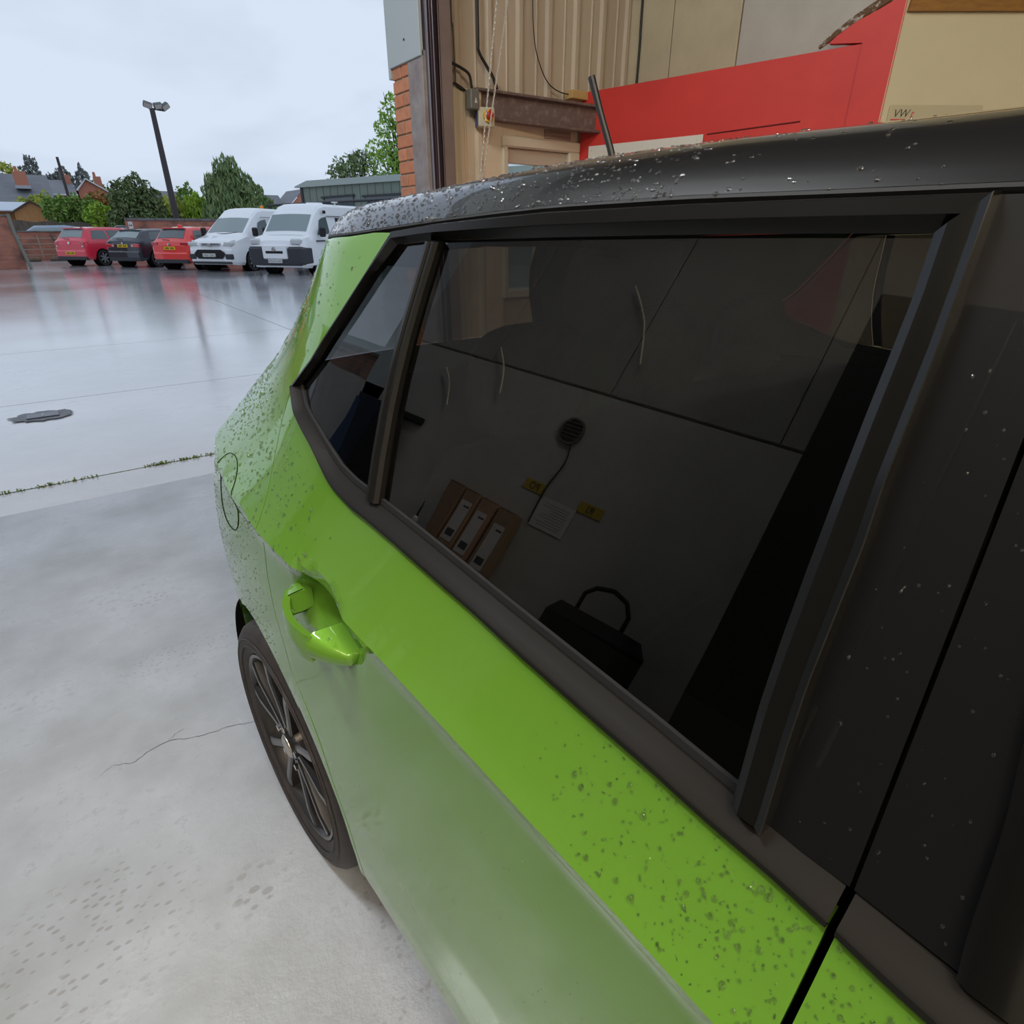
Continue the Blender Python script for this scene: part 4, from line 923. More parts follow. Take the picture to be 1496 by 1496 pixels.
wl3.rotation_euler = (0, math.radians(0), PI/2); wl3.children[-1].rotation_euler = (0, 0, 0)

# ------------------------------------------------------------------ parked vehicles
M_vgl = mat('parked_car_glass', (.10, .125, .13), .08, 0, spec=.8)
M_vgl2 = mat('pale_reflecting_glass', (.24, .30, .30), .08, spec=.9)
M_pl_y = mat('yellow_plate', (.80, .55, .02), .4); M_pl_w = mat('white_plate', (.7, .7, .68), .4)
M_lamp_r = mat('red_lamp_lens', (.55, .02, .03), .15, coat=1); M_lamp_w = mat('clear_lamp_lens', (.6, .62, .62), .1, coat=1)
M_dk = mat('dark_bumper_plastic', (.045, .047, .055), .5)
class Shell:
    """vehicle skin: stations (y, z_bottom, z_belt, z_top, half width, half width at roof)"""
    def __init__(s, st): s.st = st
    def at(s, i):
        k = min(int(i), len(s.st) - 2); t = i - k; return [lerp(a, b, t) for a, b in zip(s.st[k], s.st[k+1])]
    def ring(s, i):
        y, zb, zt_, zp, w_, wt = s.at(i)
        return [(w_*.90, zb), (w_*.985, zb + .10), (w_, lerp(zb, zt_, .5)), (w_*.985, lerp(zb, zt_, .82)), (w_*.955, zt_), (lerp(w_*.955, wt, .97), lerp(zt_, zp, .93) if zp - zt_ > .1 else zp), (wt*.90, zp + .012), (wt*.5, zp + .03), (0, zp + .035)], y
    def body(s, sub=3):
        v = []; f = []; n = 17; m = (len(s.st) - 1) * sub
        for k in range(m + 1):
            r, y = s.ring(k / sub); full = [(x, y, z) for x, z in r] + [(-x, y, z) for x, z in r[-2::-1]]; v += full
            if k: f += [((k-1)*n+j, (k-1)*n+j+1, k*n+j+1, k*n+j) for j in range(n-1)] + [((k-1)*n, k*n, k*n+n-1, (k-1)*n+n-1)]
        f += [tuple(range(n)), tuple(range(m*n+n-1, m*n-1, -1))]
        return v, f
    def side(s, i0, i1, v0, v1, sgn, off=.008, slant0=0., slant1=0.):
        def fn(u, t):
            i = lerp(i0 + slant0*t, i1 + slant1*t, u); r, y = s.ring(i); a, b_ = r[4], r[5]; q = lerp(v0, v1, t)
            return (sgn * (lerp(a[0], b_[0], q) + off), y, lerp(a[1], b_[1], q))
        return grid(6, 2, fn)
    def top(s, i0, i1, wf, off=.008, ny=0):
        def fn(u, t):
            i = lerp(i0, i1, t); y, zb, zt_, zp, w_, wt = s.at(i); x = lerp(-1, 1, u); return (x * wt * wf, y, zp + .035 - .023 * min(1, abs(x)*1.1)**2 + off)
        v, f = grid(8, 3, fn)
        return [(p[0], p[1] + ny, p[2]) for p in v], f
def road_wheel(parent, x, y, r, sgn, m=None):
    t = bpy.data.objects.new('wheel', None); COL.objects.link(t); t.parent = parent; t.location = (x, y, r)
    s = sgn; part('tyre', lathe([(s*-.20, r*.6), (s*-.20, r*.93), (s*-.17, r), (s*-.03, r), (0, r*.95), (s*.004, r*.8), (s*-.01, r*.67)], 28), M_tyre, t)
    part('rim', lathe([(s*-.01, r*.68), (s*-.03, r*.64), (s*-.06, r*.3), (s*-.06, .0001)], 24), M_dk, t)
    mb = MB()
    for k in range(7):
        a = 2*PI*k/7; c_, s_ = math.cos(a), math.sin(a); v = []
        for rr, hw in ((.04, .028), (r*.64, .034)): v += [(s*.002, c_*rr - s_*hw, s_*rr + c_*hw), (s*.002, c_*rr + s_*hw, s_*rr - c_*hw), (s*-.03, c_*rr + s_*hw, s_*rr - c_*hw), (s*-.03, c_*rr - s_*hw, s_*rr + c_*hw)]
        mb.add((v, [(0, 1, 5, 4), (1, 2, 6, 5), (2, 3, 7, 6), (3, 0, 4, 7)]))
    mb.add(lathe([(s*.006, .0001), (s*.006, .05), (s*-.02, .05)], 14)); part('spokes', mb.vf()[:2], m or mat('silver_alloy', (.42, .42, .43), .35, .6), t)
def arch(parent, x, y, r, sgn):
    part('wheel_arch', [[(p[0] * 1 + x, p[1] + y, p[2] + r) for p in lathe([(sgn*-.25, r*1.17), (sgn*.006, r*1.17), (sgn*.006, r*.0 + .001)], 28)[0]], lathe([(sgn*-.25, r*1.17), (sgn*.006, r*1.17), (sgn*.006, .001)], 28)[1]], M_gap, parent)
AL = bpy.data.materials
def hatch(loc, rz, col, label, kind, mname):
    """hatchback seen from the rear; y = 0 at the tail, nose at +y"""
    t = thing('parked_car', label, 'car', loc, rz, 'cars parked tail out in the yard'); P_ = paint(mname, col, 0, .4)
    hgt = {'golf': 1.47, 'audi': 1.40, 'fiesta': 1.47}[kind]; w_ = {'golf': .87, 'audi': .88, 'fiesta': .85}[kind]
    rs_ = {'golf': .38, 'audi': .55, 'fiesta': .42}[kind]
    st = [(0.0, .34, .80, .82, w_*.90, w_*.80), (.03, .30, .92, .95, w_*.97, w_*.84), (.10, .26, .97, 1.02, w_, w_*.80), (rs_, .24, .98, hgt - .05, w_, w_*.70), (rs_ + .35, .22, .98, hgt - .012, w_, w_*.70), (1.6, .22, .96, hgt, w_, w_*.70),
          (2.3, .22, .95, hgt - .03, w_, w_*.68), (3.15, .22, .94, .99, w_*.99, w_*.80), (3.75, .24, .85, .88, w_*.96, w_*.80), (4.05, .30, .70, .72, w_*.80, w_*.6)]
    s = Shell(st); part('body', s.body(), P_, t, sharp=28)
    part('rear_window', s.top(2.12, 2.93, .90, .010, -.004), M_vgl2 if kind != 'fiesta' else M_vgl, t)
    part('windscreen', s.top(6.1, 6.9, .88), M_vgl, t)
    for sg in (-1, 1):
        part('side_window', s.side(3.15, 4.55, .12, .86, sg, slant0=.45), M_vgl, t); part('side_window', s.side(4.65, 6.1, .12, .86, sg, slant1=-.35 + .35), M_vgl, t)
        part('door_mirror', bbox_(sg*.88, sg*1.05, 2.75, 2.90, .95, 1.08, .03), P_, t)
        part('door_handle', bbox_(sg*(w_*.985), sg*(w_*.985 + .025), 1.35, 1.52, .80, .825, .008), P_, t)
        for y in (.72, 3.30): arch(t, sg * (w_ - .0), y, .31, sg); road_wheel(t, sg * (w_ + .012), y, .31, sg, AL.get('silver_alloy'))
    # tail: lamps, plate, bumper, emblem, wiper
    if kind == 'golf': lz0, lz1, lx0, lx1, lm = .70, .93, .62, .80, AL.get('red_lamp_lens'); pz = .50
    elif kind == 'audi': lz0, lz1, lx0, lx1 = .74, .87, .42, .84; pz = .80
    else: lz0, lz1, lx0, lx1 = .86, .97, .52, .82; pz = .76
    for sg in (-1, 1):
        part('tail_lamp', bbox_(sg*lx0, sg*lx1, -.015, .12, lz0, lz1, .02), M_lamp_r, t)
        if kind != 'fiesta': part('reversing_lens', bbox_(sg*(lx0 + .03), sg*(lx0 + .12), -.022, 0, lz0 + .03, lz0 + .09, .01), M_lamp_w, t)
    part('bumper', bbox_(-w_*.93, w_*.93, -.05, .18, .33, .62, .05), P_, t)
    part('lower_bumper', bbox_(-w_*.90, w_*.90, -.055, .16, .24, .40, .03), M_dk, t)
    yb = -.062 if pz < .62 else -.012
    part('number_plate', bbox_(-.26, .26, yb - .006, yb + .02, pz - .055, pz + .055, .003), M_pl_y, t)
    part('plate_characters', MB().add(box(-.2, -.02, yb - .008, yb - .006, pz - .03, pz + .03)).add(box(.04, .21, yb - .008, yb - .006, pz - .03, pz + .03)).vf()[:2], mat('plate_ink', (.25, .16, .02), .5) if 'plate_ink' not in AL else AL['plate_ink'], t)
    part('round_emblem' if kind == 'golf' else 'emblem', movev(lathe([(0, .055), (-.012, .05), (-.014, .0001)], 20, 'y'), (0, -.012, .885)), M_chrome, t)
    part('rear_wiper', tube([(0, .06, 1.03), (-.15, .05, 1.06), (-.32, .07, 1.05)], .010, 6), M_black, t)
    part('spoiler', bbox_(-w_*.60, w_*.60, rs_ - .10, rs_ + .15, hgt - .055, hgt - .015, .015), P_, t)
    if kind == 'fiesta': part('aerial_fin', bbox_(-.03, .03, rs_ + .2, rs_ + .4, hgt, hgt + .09, .02), P_, t)
    return t
AL_ = mat('silver_alloy', (.42, .42, .43), .35, .6)
HR = -math.radians(53)
def place(x, y, dx=0): return (x, y, 0)
hatch((.95, 32.4, 0), HR, (.80, .025, .06), 'red hatchback parked furthest left, with yellow rear plate low on the bumper', 'golf', 'cherry_red_paint')
hatch((2.62, 29.9, 0), HR, (.010, .014, .026), 'black hatchback parked between the two red cars', 'audi', 'blue_black_paint')
hatch((3.85, 26.9, 0), HR, (.88, .05, .04), 'bright red hatchback parked beside the white vans', 'fiesta', 'bright_red_paint')
def van(loc, rz, kind, label):
    """panel van nose at y = 0, tail at +y"""
    t = thing('parked_van', label, 'van', loc, rz, 'white vans parked nose out in the yard'); P_ = AL.get('white_van_paint') or paint('white_van_paint', (.92, .93, .94), 0, .35)
    if kind == 'a':
        st = [(0, .32, .62, .66, .80, .70), (.05, .25, .82, .85, .93, .80), (.25, .22, 1.00, 1.03, .98, .86), (.85, .20, 1.14, 1.20, .99, .84), (1.55, .20, 1.16, 1.76, .99, .76), (1.95, .20, 1.16, 2.02, .99, .74), (2.3, .20, 1.16, 2.10, .99, .74), (5.2, .22, 1.18, 2.08, .99, .76), (5.3, .25, 1.18, 2.0, .97, .74)]
    else:
        st = [(0, .32, .80, .84, .86, .78), (.05, .25, 1.0, 1.03, .97, .84), (.25, .22, 1.12, 1.16, 1.0, .88), (.65, .20, 1.18, 1.24, 1.02, .88), (1.20, .20, 1.20, 1.84, 1.02, .84), (1.55, .20, 1.2, 2.08, 1.02, .82), (1.9, .20, 1.2, 2.17, 1.02, .82), (5.4, .22, 1.2, 2.17, 1.02, .84), (5.5, .25, 1.2, 2.1, 1.0, .82)]
    s = Shell(st); part('body', s.body(), P_, t, sharp=28)
    part('windscreen', s.top(3.12, 3.98, .90), M_vgl2, t)
    for sg in (-1, 1):
        part('side_window', s.side(3.75, 5.9, .06, .66, sg, .012, slant0=.8), M_vgl, t)
        part('rain_channel', bbox_(sg*.88, sg*.93, 1.9, 5.1, 1.80, 1.815, .004), M_dk, t)
        part('door_mirror', bbox_(sg*1.02, sg*1.24, 1.10, 1.22, 1.16, 1.46, .04), M_black, t)
        part('door_handle', bbox_(sg*.985, sg*1.02, 2.05, 2.25, 1.0, 1.03, .008), M_black, t)
        part('side_rubbing_strip', bbox_(sg*.985, sg*1.025, 1.45, 5.0, .60, .66, .01), M_dk if kind == 'b' else P_, t)
        for y in (.98, 4.1): arch(t, sg * .985, y, .34, sg); road_wheel(t, sg * 1.0, y, .34, sg, AL_)
    q = -.03
    if kind == 'a':
        for sg in (-1, 1):
            part('head_lamp', [[(sg*x, y, z) for x, y, z in ((.52, .00, .88), (.90, .14, .86), (.94, .26, 1.06), (.80, .20, 1.03), (.52, .12, .90), (.88, .20, .90))]] + [[(0, 1, 2, 3), (0, 3, 4)]], M_lamp_w, t)
            part('head_lamp_unit', bbox_(sg*.60, sg*.93, -.01, .24, .86, .99, .03), M_lamp_w, t)
            part('fog_lamp_bezel', bbox_(sg*.62, sg*.92, q - .03, .15, .42, .60, .03), M_dk, t)
        mb = MB(); mb.v = [Vector(p) for p in ((-.62, q-.035, .54), (.62, q-.035, .54), (.52, q-.035, .44), (-.52, q-.035, .44), (.50, q-.03, .74), (-.50, q-.03, .74), (.66, q-.03, .62), (-.66, q-.03, .62))]
        mb.f = [(3, 2, 1, 6, 4, 5, 7, 0)]; mb.mi = [0]; part('grille', mb.vf()[:2], M_black, t)
        for z in (.88, .93): part('chrome_bar', bbox_(-.42, .42, -.025, .10, z, z + .022, .006), M_chrome, t)
        part('nose_panel', bbox_(-.9, .9, -.03, .10, .30, .78, .06), P_, t)
        part('emblem', movev([[(p[0]*1.6, p[1], p[2]) for p in lathe([(0, .05), (-.012, .045), (-.014, .0001)], 20, 'y')[0]], lathe([(0, .05), (-.012, .045), (-.014, .0001)], 20, 'y')[1]], (0, -.03, .90)), M_chrome, t)
        pz = .56; part('bumper_step', bbox_(-.84, .84, q - .03, .12, .27, .34, .03), M_dk, t)
        bc = lathe([(0, .07), (.09, .065), (.12, .0001)], 14, 'z'); part('amber_beacon', movev(bc, (.30, 2.9, 2.12)), mat('amber_lens', (.9, .25, .02), .2), t)
    else:
        for sg in (-1, 1):
            part('head_lamp', bbox_(sg*.58, sg*.95, -.02, .30, .92, 1.12, .05), M_lamp_w, t)
            part('bumper_corner', bbox_(sg*.46, sg*1.03, q - .05, .62, .32, .88, .07), M_dk, t)
            part('door_bar', bbox_(sg*1.0, sg*1.06, .9, 1.5, 1.02, 1.06, .01), M_dk, t)
        part('bumper_centre', bbox_(-.96, .96, q - .045, .3, .30, .52, .05), M_dk, t)
        part('nose_panel', bbox_(-.47, .47, q - .06, .12, .50, .93, .03), P_, t)
        part('grille', bbox_(-.36, .36, q - .07, .0, .64, .78, .04), M_black, t); pz = .44
        part('emblem', movev(lathe([(0, .07), (-.012, .065), (-.014, .0001)], 20, 'y'), (0, q - .07, .80)), M_chrome, t)
        part('roof_vent', movev(lathe([(0, .30), (.05, .28), (.06, .0001)], 20, 'z'), (.1, 2.5, 2.20)), P_, t)
        part('roof_aerial', MB().add(box(.68, .72, 2.85, 2.89, 2.17, 2.27)).add(box(.60, .80, 2.82, 2.92, 2.25, 2.29)).vf()[:2], M_pl_w, t)
        part('side_decal', bbox_(.93, .955, 1.62, 1.78, 1.88, 1.98, .002), M_black, t)
        part('rear_side_window', s.side(6.15, 6.9, .08, .62, 1, .012), M_black, t); part('rear_side_window', s.side(6.15, 6.9, .08, .62, -1, .012), M_black, t)
    part('number_plate', bbox_(-.26, .26, q - .10, q - .04, pz - .055, pz + .055, .004), M_pl_w, t)
    text('plate_characters', 'YM67 OEH' if kind == 'a' else 'WO10 NXS', .10, M_sgr, t, (0, q - .102, pz - .035), (PI/2, 0, 0))
    part('wiper', tube([(-.5, .72, 1.235) if kind == 'b' else (-.5, .92, 1.26), (0, .66, 1.26) if kind == 'b' else (0, .86, 1.245), (.55, .76, 1.30) if kind == 'b' else (.55, .95, 1.30)], .014, 6), M_black, t)
    return t
van((4.85, 24.9, 0), -math.radians(52), 'a', 'white van with hexagonal black grille and amber beacon beside the red car')
van((6.22, 21.7, 0), -math.radians(52), 'b', 'white van with grey bumper corners nearest the green car')
# two cars beyond the wall, mostly hidden
def low_car(loc, rz, col, label, mn):
    t = thing('parked_estate_car', label, 'car', loc, rz); P_ = paint(mn, col, .2, .3)
    s = Shell([(0, .3, .85, .88, .82, .70), (.1, .25, .96, 1.0, .86, .72), (.6, .25, .98, 1.42, .87, .62), (1.2, .25, .98, 1.50, .87, .60), (2.6, .25, .98, 1.47, .87, .60), (3.4, .25, .95, 1.0, .86, .7), (4.4, .3, .75, .78, .75, .5)])
    part('body', s.body(), P_, t, sharp=28); part('windscreen', s.top(4.1, 4.9, .88), M_vgl, t); part('rear_window', s.top(1.15, 1.9, .88), M_vgl, t)
    for sg in (-1, 1):
        part('side_window', s.side(2.1, 2.95, .1, .85, sg), M_vgl2, t); part('side_window', s.side(3.05, 4.2, .1, .85, sg), M_vgl2, t)
        for y in (.85, 3.5): arch(t, sg*.87, y, .32, sg); road_wheel(t, sg*.885, y, .32, sg, AL_)
low_car((2.6, 43.8, .1), math.radians(75), (.30, .37, .47), 'pale blue estate car mostly hidden behind the low brick wall', 'pale_blue_paint')
low_car((6.2, 40.6, .12), math.radians(75), (.03, .035, .045), 'dark car roof showing left of the brick wall with the sign', 'slate_paint')

# ------------------------------------------------------------------ walls, fence, gate, buildings beyond the yard
def brickwall(name):
    m = mat(name, (.30, .115, .075), .8); nt = m.node_tree; b = nt.nodes['Principled BSDF']; L = nt.links.new
    tc = N(nt, 'ShaderNodeTexCoord'); mp = N(nt, 'ShaderNodeMapping'); mp.inputs['Rotation'].default_value = (PI/2, 0, 0); L(tc.outputs['Object'], mp.inputs[0])
    t = N(nt, 'ShaderNodeTexBrick', in_={'Scale': 1., 'Brick Width': .225, 'Row Height': .075, 'Mortar Size': .006, 'Color1': (.52, .19, .12, 1), 'Color2': (.40, .15, .10, 1), 'Mortar': (.26, .2, .16, 1)})
    L(mp.outputs[0], t.inputs['Vector']); n = N(nt, 'ShaderNodeTexNoise', in_={'Scale': 1.2, 'Detail': 5.}); L(tc.outputs['Object'], n.inputs['Vector'])
    r = N(nt, 'ShaderNodeMapRange', in_={'From Min': .5, 'From Max': .72, 'To Max': .8}); L(n.outputs['Fac'], r.inputs['Value'])
    x = N(nt, 'ShaderNodeMix', data_type='RGBA'); L(r.outputs[0], x.inputs['Factor']); L(t.outputs['Color'], x.inputs['A']); x.inputs['B'].default_value = (.11, .07, .06, 1)
    L(x.outputs['Result'], b.inputs['Base Color']); return m
M_bw = brickwall('far_red_brick'); M_cop = noisy(mat('grey_coping', (.20, .19, .19), .6), 3, (.12, .11, .11)); M_wood = noisy(mat('weathered_fence_wood', (.10, .085, .07), .8), 6, (.16, .13, .10), stretch=(1, 1, .3))
def wallth(label, x0, x1, y, z1, cop=.09):
    t = thing('brick_wall', label, 'wall', ((x0+x1)/2, y, 0)); w_ = (x1-x0)/2
    part('brickwork', box(-w_, w_, -.11, .11, 0, z1), M_bw, t); 
    n = max(1, int(w_*2/1.2))
    for k in range(n): part('coping', bbox_(-w_ + k*2*w_/n + .004, -w_ + (k+1)*2*w_/n - .004, -.16, .16, z1, z1 + cop, .015), M_cop, t)
    return t
w1 = wallth('long red brick wall with grey coping behind the parked cars', 3.72, 14.5, 38, 1.80, .12)
part('white_notice', box(-5.30, -5.10, -.115, -.111, 1.35, 1.76), M_pl_w, w1)
part('notice_mark', MB().add(box(-5.27, -5.22, -.118, -.115, 1.55, 1.62)).add(box(-5.19, -5.14, -.118, -.115, 1.55, 1.62)).vf()[:2], M_sgr, w1)
w2 = wallth('low brick wall left of the furthest red car', -.8, 3.5, 40.2, 1.28, .06)
w3 = wallth('nearer brick wall at the left edge with a sloping end post', -6, -.66, 31.5, 1.84, .06)
part('end_post', tube([(2.60, -.15, 1.93), (2.62, -.15, 1.3), (2.78, -.25, .0)], .06, 8), mat('post_grey_green', (.22, .23, .19), .7), w3)
fn = thing('timber_fence', 'weathered timber panel fence behind the low brick wall', 'fence', (2, 47, 0))
for k in range(40): part('fence_board', bbox_(-3.1 + k*.155, -3.1 + k*.155 + .148, -.02, .02, .2, 1.86 + .04*math.sin(k*.7) - .004*k, .004), M_wood, fn)
for k in range(4): part('fence_post', bbox_(-3.1 + k*1.9, -3.0 + k*1.9, .02, .12, 0, 1.98, .01), M_wood, fn)
gt = thing('field_gate', 'pale metal five-bar gate leaning in front of the low brick wall', 'gate', (.05, 39.6, 0))
M_gt = mat('faded_gate_metal', (.34, .27, .20), .6)
for z in (.25, .5, .75, 1.0): part('rail', tube([(-1.0, 0, z), (.75, 0, z)], .022, 6), M_gt, gt)
for x in (-1.0, -.1, .75): part('upright', tube([(x, 0, .1), (x, 0, 1.15)], .03, 6), M_gt, gt)
part('brace', tube([(.45, -.03, 1.15), (.85, -.03, .05)], .025, 6), M_dk, gt)
for k in range(2):
    o = part('rubble_pile', movev(headrest(0, 0, 0, .9, .22, .6), (-.6 + k*1.2, 38.9 + (k % 2)*.3, .08)), noisy(mat('mud', (.20, .14, .10), .9), 4, (.12, .085, .06)) if k == 0 else AL['mud']); o['label'] = ['low muddy heap of debris at the left end of the field gate', 'low muddy heap of debris at the right end of the field gate'][k]; o['category'] = 'debris'
# timber shed
M_slate = noisy(mat('slate_roof', (.17, .175, .19), .55), 2, (.21, .21, .225), stretch=(1, 1, 4)); M_orange = noisy(mat('orange_timber', (.58, .29, .11), .7), 8, (.42, .20, .08), stretch=(4, 4, .3))
sh_ = thing('timber_shed', 'orange timber shed with pale sheet roof behind the fence at left', 'shed', (-1.6, 52, 0))
for k in range(18): x = .75 + k*.115; part('wall_board', bbox_(x, x + .11, -.05, 0, .3, 2.95 - abs(x + .055 - 1.72)*.62, .004), M_orange, sh_)
part('side_wall', box(-3, .75, 1.0, 1.1, .2, 2.45), M_orange, sh_)
def gabled(x0, x1, y0, y1, ze, zr, th=.06, ridge_y=True):
    xm = (x0+x1)/2; v = []
    for y in (y0, y1): v += [(x0, y, ze), (xm, y, zr), (x1, y, ze), (x0, y, ze - th), (xm, y, zr - th), (x1, y, ze - th)]
    return v, [(0, 1, 7, 6), (1, 2, 8, 7), (3, 9, 10, 4), (4, 10, 11, 5), (0, 3, 4, 1), (1, 4, 5, 2), (6, 7, 10, 9), (7, 8, 11, 10), (0, 6, 9, 3), (2, 5, 11, 8)]
part('gable_roof', gabled(.55, 2.9, -.3, 3, 2.36, 3.08), mat('brown_felt_roof', (.13, .08, .06), .7), sh_)
part('sheet_roof', [[(-3.2, -.4, 2.50), (.75, -.4, 2.50), (1.6, 1.8, 3.02), (-3.2, 1.8, 3.02), (-3.2, -.4, 2.44), (.75, -.4, 2.44)], [(0, 1, 2, 3), (0, 4, 5, 1)]], mat('pale_blue_sheet', (.55, .62, .70), .3), sh_)
gh = thing('polytunnel', 'small pale plastic cover roof right of the timber shed', 'shelter', (2.3, 51, 0))
part('cover', grid(10, 4, lambda u, t: (lerp(-.85, 1.0, u), t*2, 2.02 + .30*math.sin(PI*min(1, u*1.2))*(1 - .3*u))), mat('pale_plastic', (.45, .52, .50), .4), gh)
part('side', box(-.85, 1.0, 0, 2, 0, 2.05), mat('pale_plastic_side', (.35, .40, .38), .5), gh)
# houses
M_ren = mat('house_brick_plain', (.50, .20, .13), .8); M_white = mat('white_barge_board', (.7, .7, .7), .5)
def chimney(par, x, y, z0, z1, w_=.42):
    c = part('chimney', bbox_(x - w_, x + w_, y - .35, y + .35, z0, z1, .02), AL['house_brick_plain'], par); part('chimney_pot', movev(lathe([(0, .12), (.35, .10), (.35, .0001)], 10, 'z'), (x - .15, y, z1)), AL['house_brick_plain'], c); part('flashing', bbox_(x - w_ - .06, x + w_ + .06, y - .5, y + .36, z0 - .12, z0 + .1, .02), mat('lead_flashing', (.4, .42, .45), .5) if 'lead_flashing' not in AL else AL['lead_flashing'], c)
def house(label, x0, x1, y, ze, zr, depth=8):
    t = thing('house', label, 'house', ((x0+x1)/2, y, 0)); w_ = (x1-x0)/2
    part('walls', box(-w_, w_, 0, depth, 0, ze), M_ren, t)
    v = [(-w_-.2, -.4, ze - .1), (w_+.2, -.4, ze - .1), (w_+.2, depth/2, zr), (-w_-.2, depth/2, zr), (w_+.2, depth+.4, ze - .1), (-w_-.2, depth+.4, ze - .1)]
    part('roof', (v, [(0, 1, 2, 3), (3, 2, 4, 5), (1, 4, 2), (0, 3, 5)]), M_slate, t)
    part('gutter', tube([(-w_-.2, -.45, ze - .1), (w_+.2, -.45, ze - .1)], .07, 6), M_white, t); return t
h1 = house('dark slate roofed house at far left with a brick chimney', -9, 1.6, 62, 2.9, 5.35); chimney(h1, 3.75, 1.8, 4.35, 5.4)
chimney(h1, 2.2, 4.3, 5.2, 5.9, .3)
h2 = house('slate roofed house behind the telegraph pole with white gutter', 2.05, 3.45, 68, 4.15, 5.35, 7); chimney(h2, .55, 3.0, 4.9, 5.75, .3)
h3 = thing('gable_house', 'brick gabled house with white barge boards right of the pole', 'house', (5.0, 68.6, 0))
part('gable_wall', [[(-1.2, 0, 0), (1.1, 0, 0), (1.1, 0, 4.3), (-.45, 0, 5.25), (-1.2, 0, 4.5), (-1.2, 6, 0), (1.1, 6, 0), (1.1, 6, 4.3), (-.45, 6, 5.25), (-1.2, 6, 4.5)], [(0, 1, 2, 3, 4), (1, 6, 7, 2), (5, 9, 8, 7, 6)]], M_ren, h3)
part('roof', [[(-1.3, -.2, 4.45), (-.45, -.2, 5.35), (1.3, -.2, 4.25), (-1.3, 6, 4.45), (-.45, 6, 5.35), (1.3, 6, 4.25)], [(0, 1, 4, 3), (1, 2, 5, 4)]], M_slate, h3)
part('barge_board', tube([(-1.3, -.25, 4.45), (-.45, -.25, 5.35), (1.3, -.25, 4.25)], .07, 4), M_white, h3); chimney(h3, .6, 2.2, 4.6, 5.7, .28)
h4 = house('low slate roof showing behind the leaning lamp post', 9.5, 14.5, 78, 3.2, 5.2, 6)
h5 = house('low grey roof between the willow and the green building', 16.3, 18.9, 60, 2.6, 4.3, 6)
h6 = thing('brick_gable_end', 'small orange brick gable next to the green building', 'house', (20.6, 60, 0))
part('gable_wall', [[(-1.3, 0, 0), (1.6, 0, 0), (1.6, 0, 3.9), (-.05, 0, 4.65), (-1.3, 0, 3.5)], [(0, 1, 2, 3, 4)]], AL['house_brick_plain'], h6)
part('roof', [[(-1.45, -.1, 3.45), (-.05, -.1, 4.75), (1.8, -.1, 3.9), (-1.45, 5, 3.45), (-.05, 5, 4.75), (1.8, 5, 3.9)], [(0, 1, 4, 3), (1, 2, 5, 4)]], M_slate, h6)
# green industrial building
M_gb = noisy(mat('sage_green_sheet', (.24, .285, .235), .5), .6, (.22, .265, .22)); M_gbr = mat('pale_green_roof_edge', (.42, .48, .44), .4)
gb = thing('industrial_building', 'sage green metal clad building with pale roof edge behind the vans', 'building', (0, 0, 0))
ga, gc = Vector((11.55, 34.0)), Vector((17.2, 20.5)); gd = (gc - ga).normalized(); gn = Vector((-gd.y, gd.x)); gn = gn if gn.x < 0 else -gn
gl_ = (gc - ga).length
part('front_wall', wallpoly([(0, 0), (gl_, 0), (gl_, 3.55), (0, 3.35)], ga, gd, gn, .1), M_gb, gb)
pr = MB()
for k in range(int(gl_ / .5)): s = k*.5; pr.add(wallpoly([(s, 0), (s + .06, 0), (s + .06, 3.36), (s, 3.36)], ga + gn*.03, gd, gn, .03))
o = part('cladding_ribs', pr.vf()[:2], M_gb, gb, kind='stuff')
part('end_wall', wallpoly([(0, 0), (2, 0), (2, 3.5), (0, 3.35)], ga, Vector((.75, .66)), gn, .1), M_gb, gb)
part('corner_trim', wallpoly([(-.06, 0), (.10, 0), (.10, 3.4), (-.06, 3.4)], ga + gn*.05, gd, gn, .05), M_dk, gb)
part('roof_edge', wallpoly([(-.35, 3.33), (gl_, 3.50), (gl_, 3.74), (.6, 3.62), (-.35, 3.38)], ga + gn*.15, gd, gn, .25), M_gbr, gb)
for s0, s1 in ((1.7, 3.6), (4.5, 8.5)):
    part('window_band', wallpoly([(s0, 1.9), (s1, 1.9), (s1, 2.86), (s0, 2.80)], ga + gn*.06, gd, gn, .03), M_vgl, gb)
    part('window_head', wallpoly([(s0 - .25, 2.80), (s1 + .1, 2.86), (s1 + .1, 2.95), (s0 - .25, 2.89)], ga + gn*.12, gd, gn, .1), M_dk, gb)
hz = thing('height_barrier', 'dark horizontal rail behind the van roofs before the green building', 'rail', (0, 0, 0))
p_, q_ = ga + gn*1.0 + gd*-1.5, ga + gn*1.0 + gd*9
part('rail', tube([(p_.x, p_.y, 2.52), (q_.x, q_.y, 2.66)], .06, 6), M_dk, hz); 
for k in range(4): x_ = p_.lerp(q_, k/3); part('post', tube([(x_.x, x_.y, 0), (x_.x, x_.y, 2.6)], .05, 6), M_dk, hz)
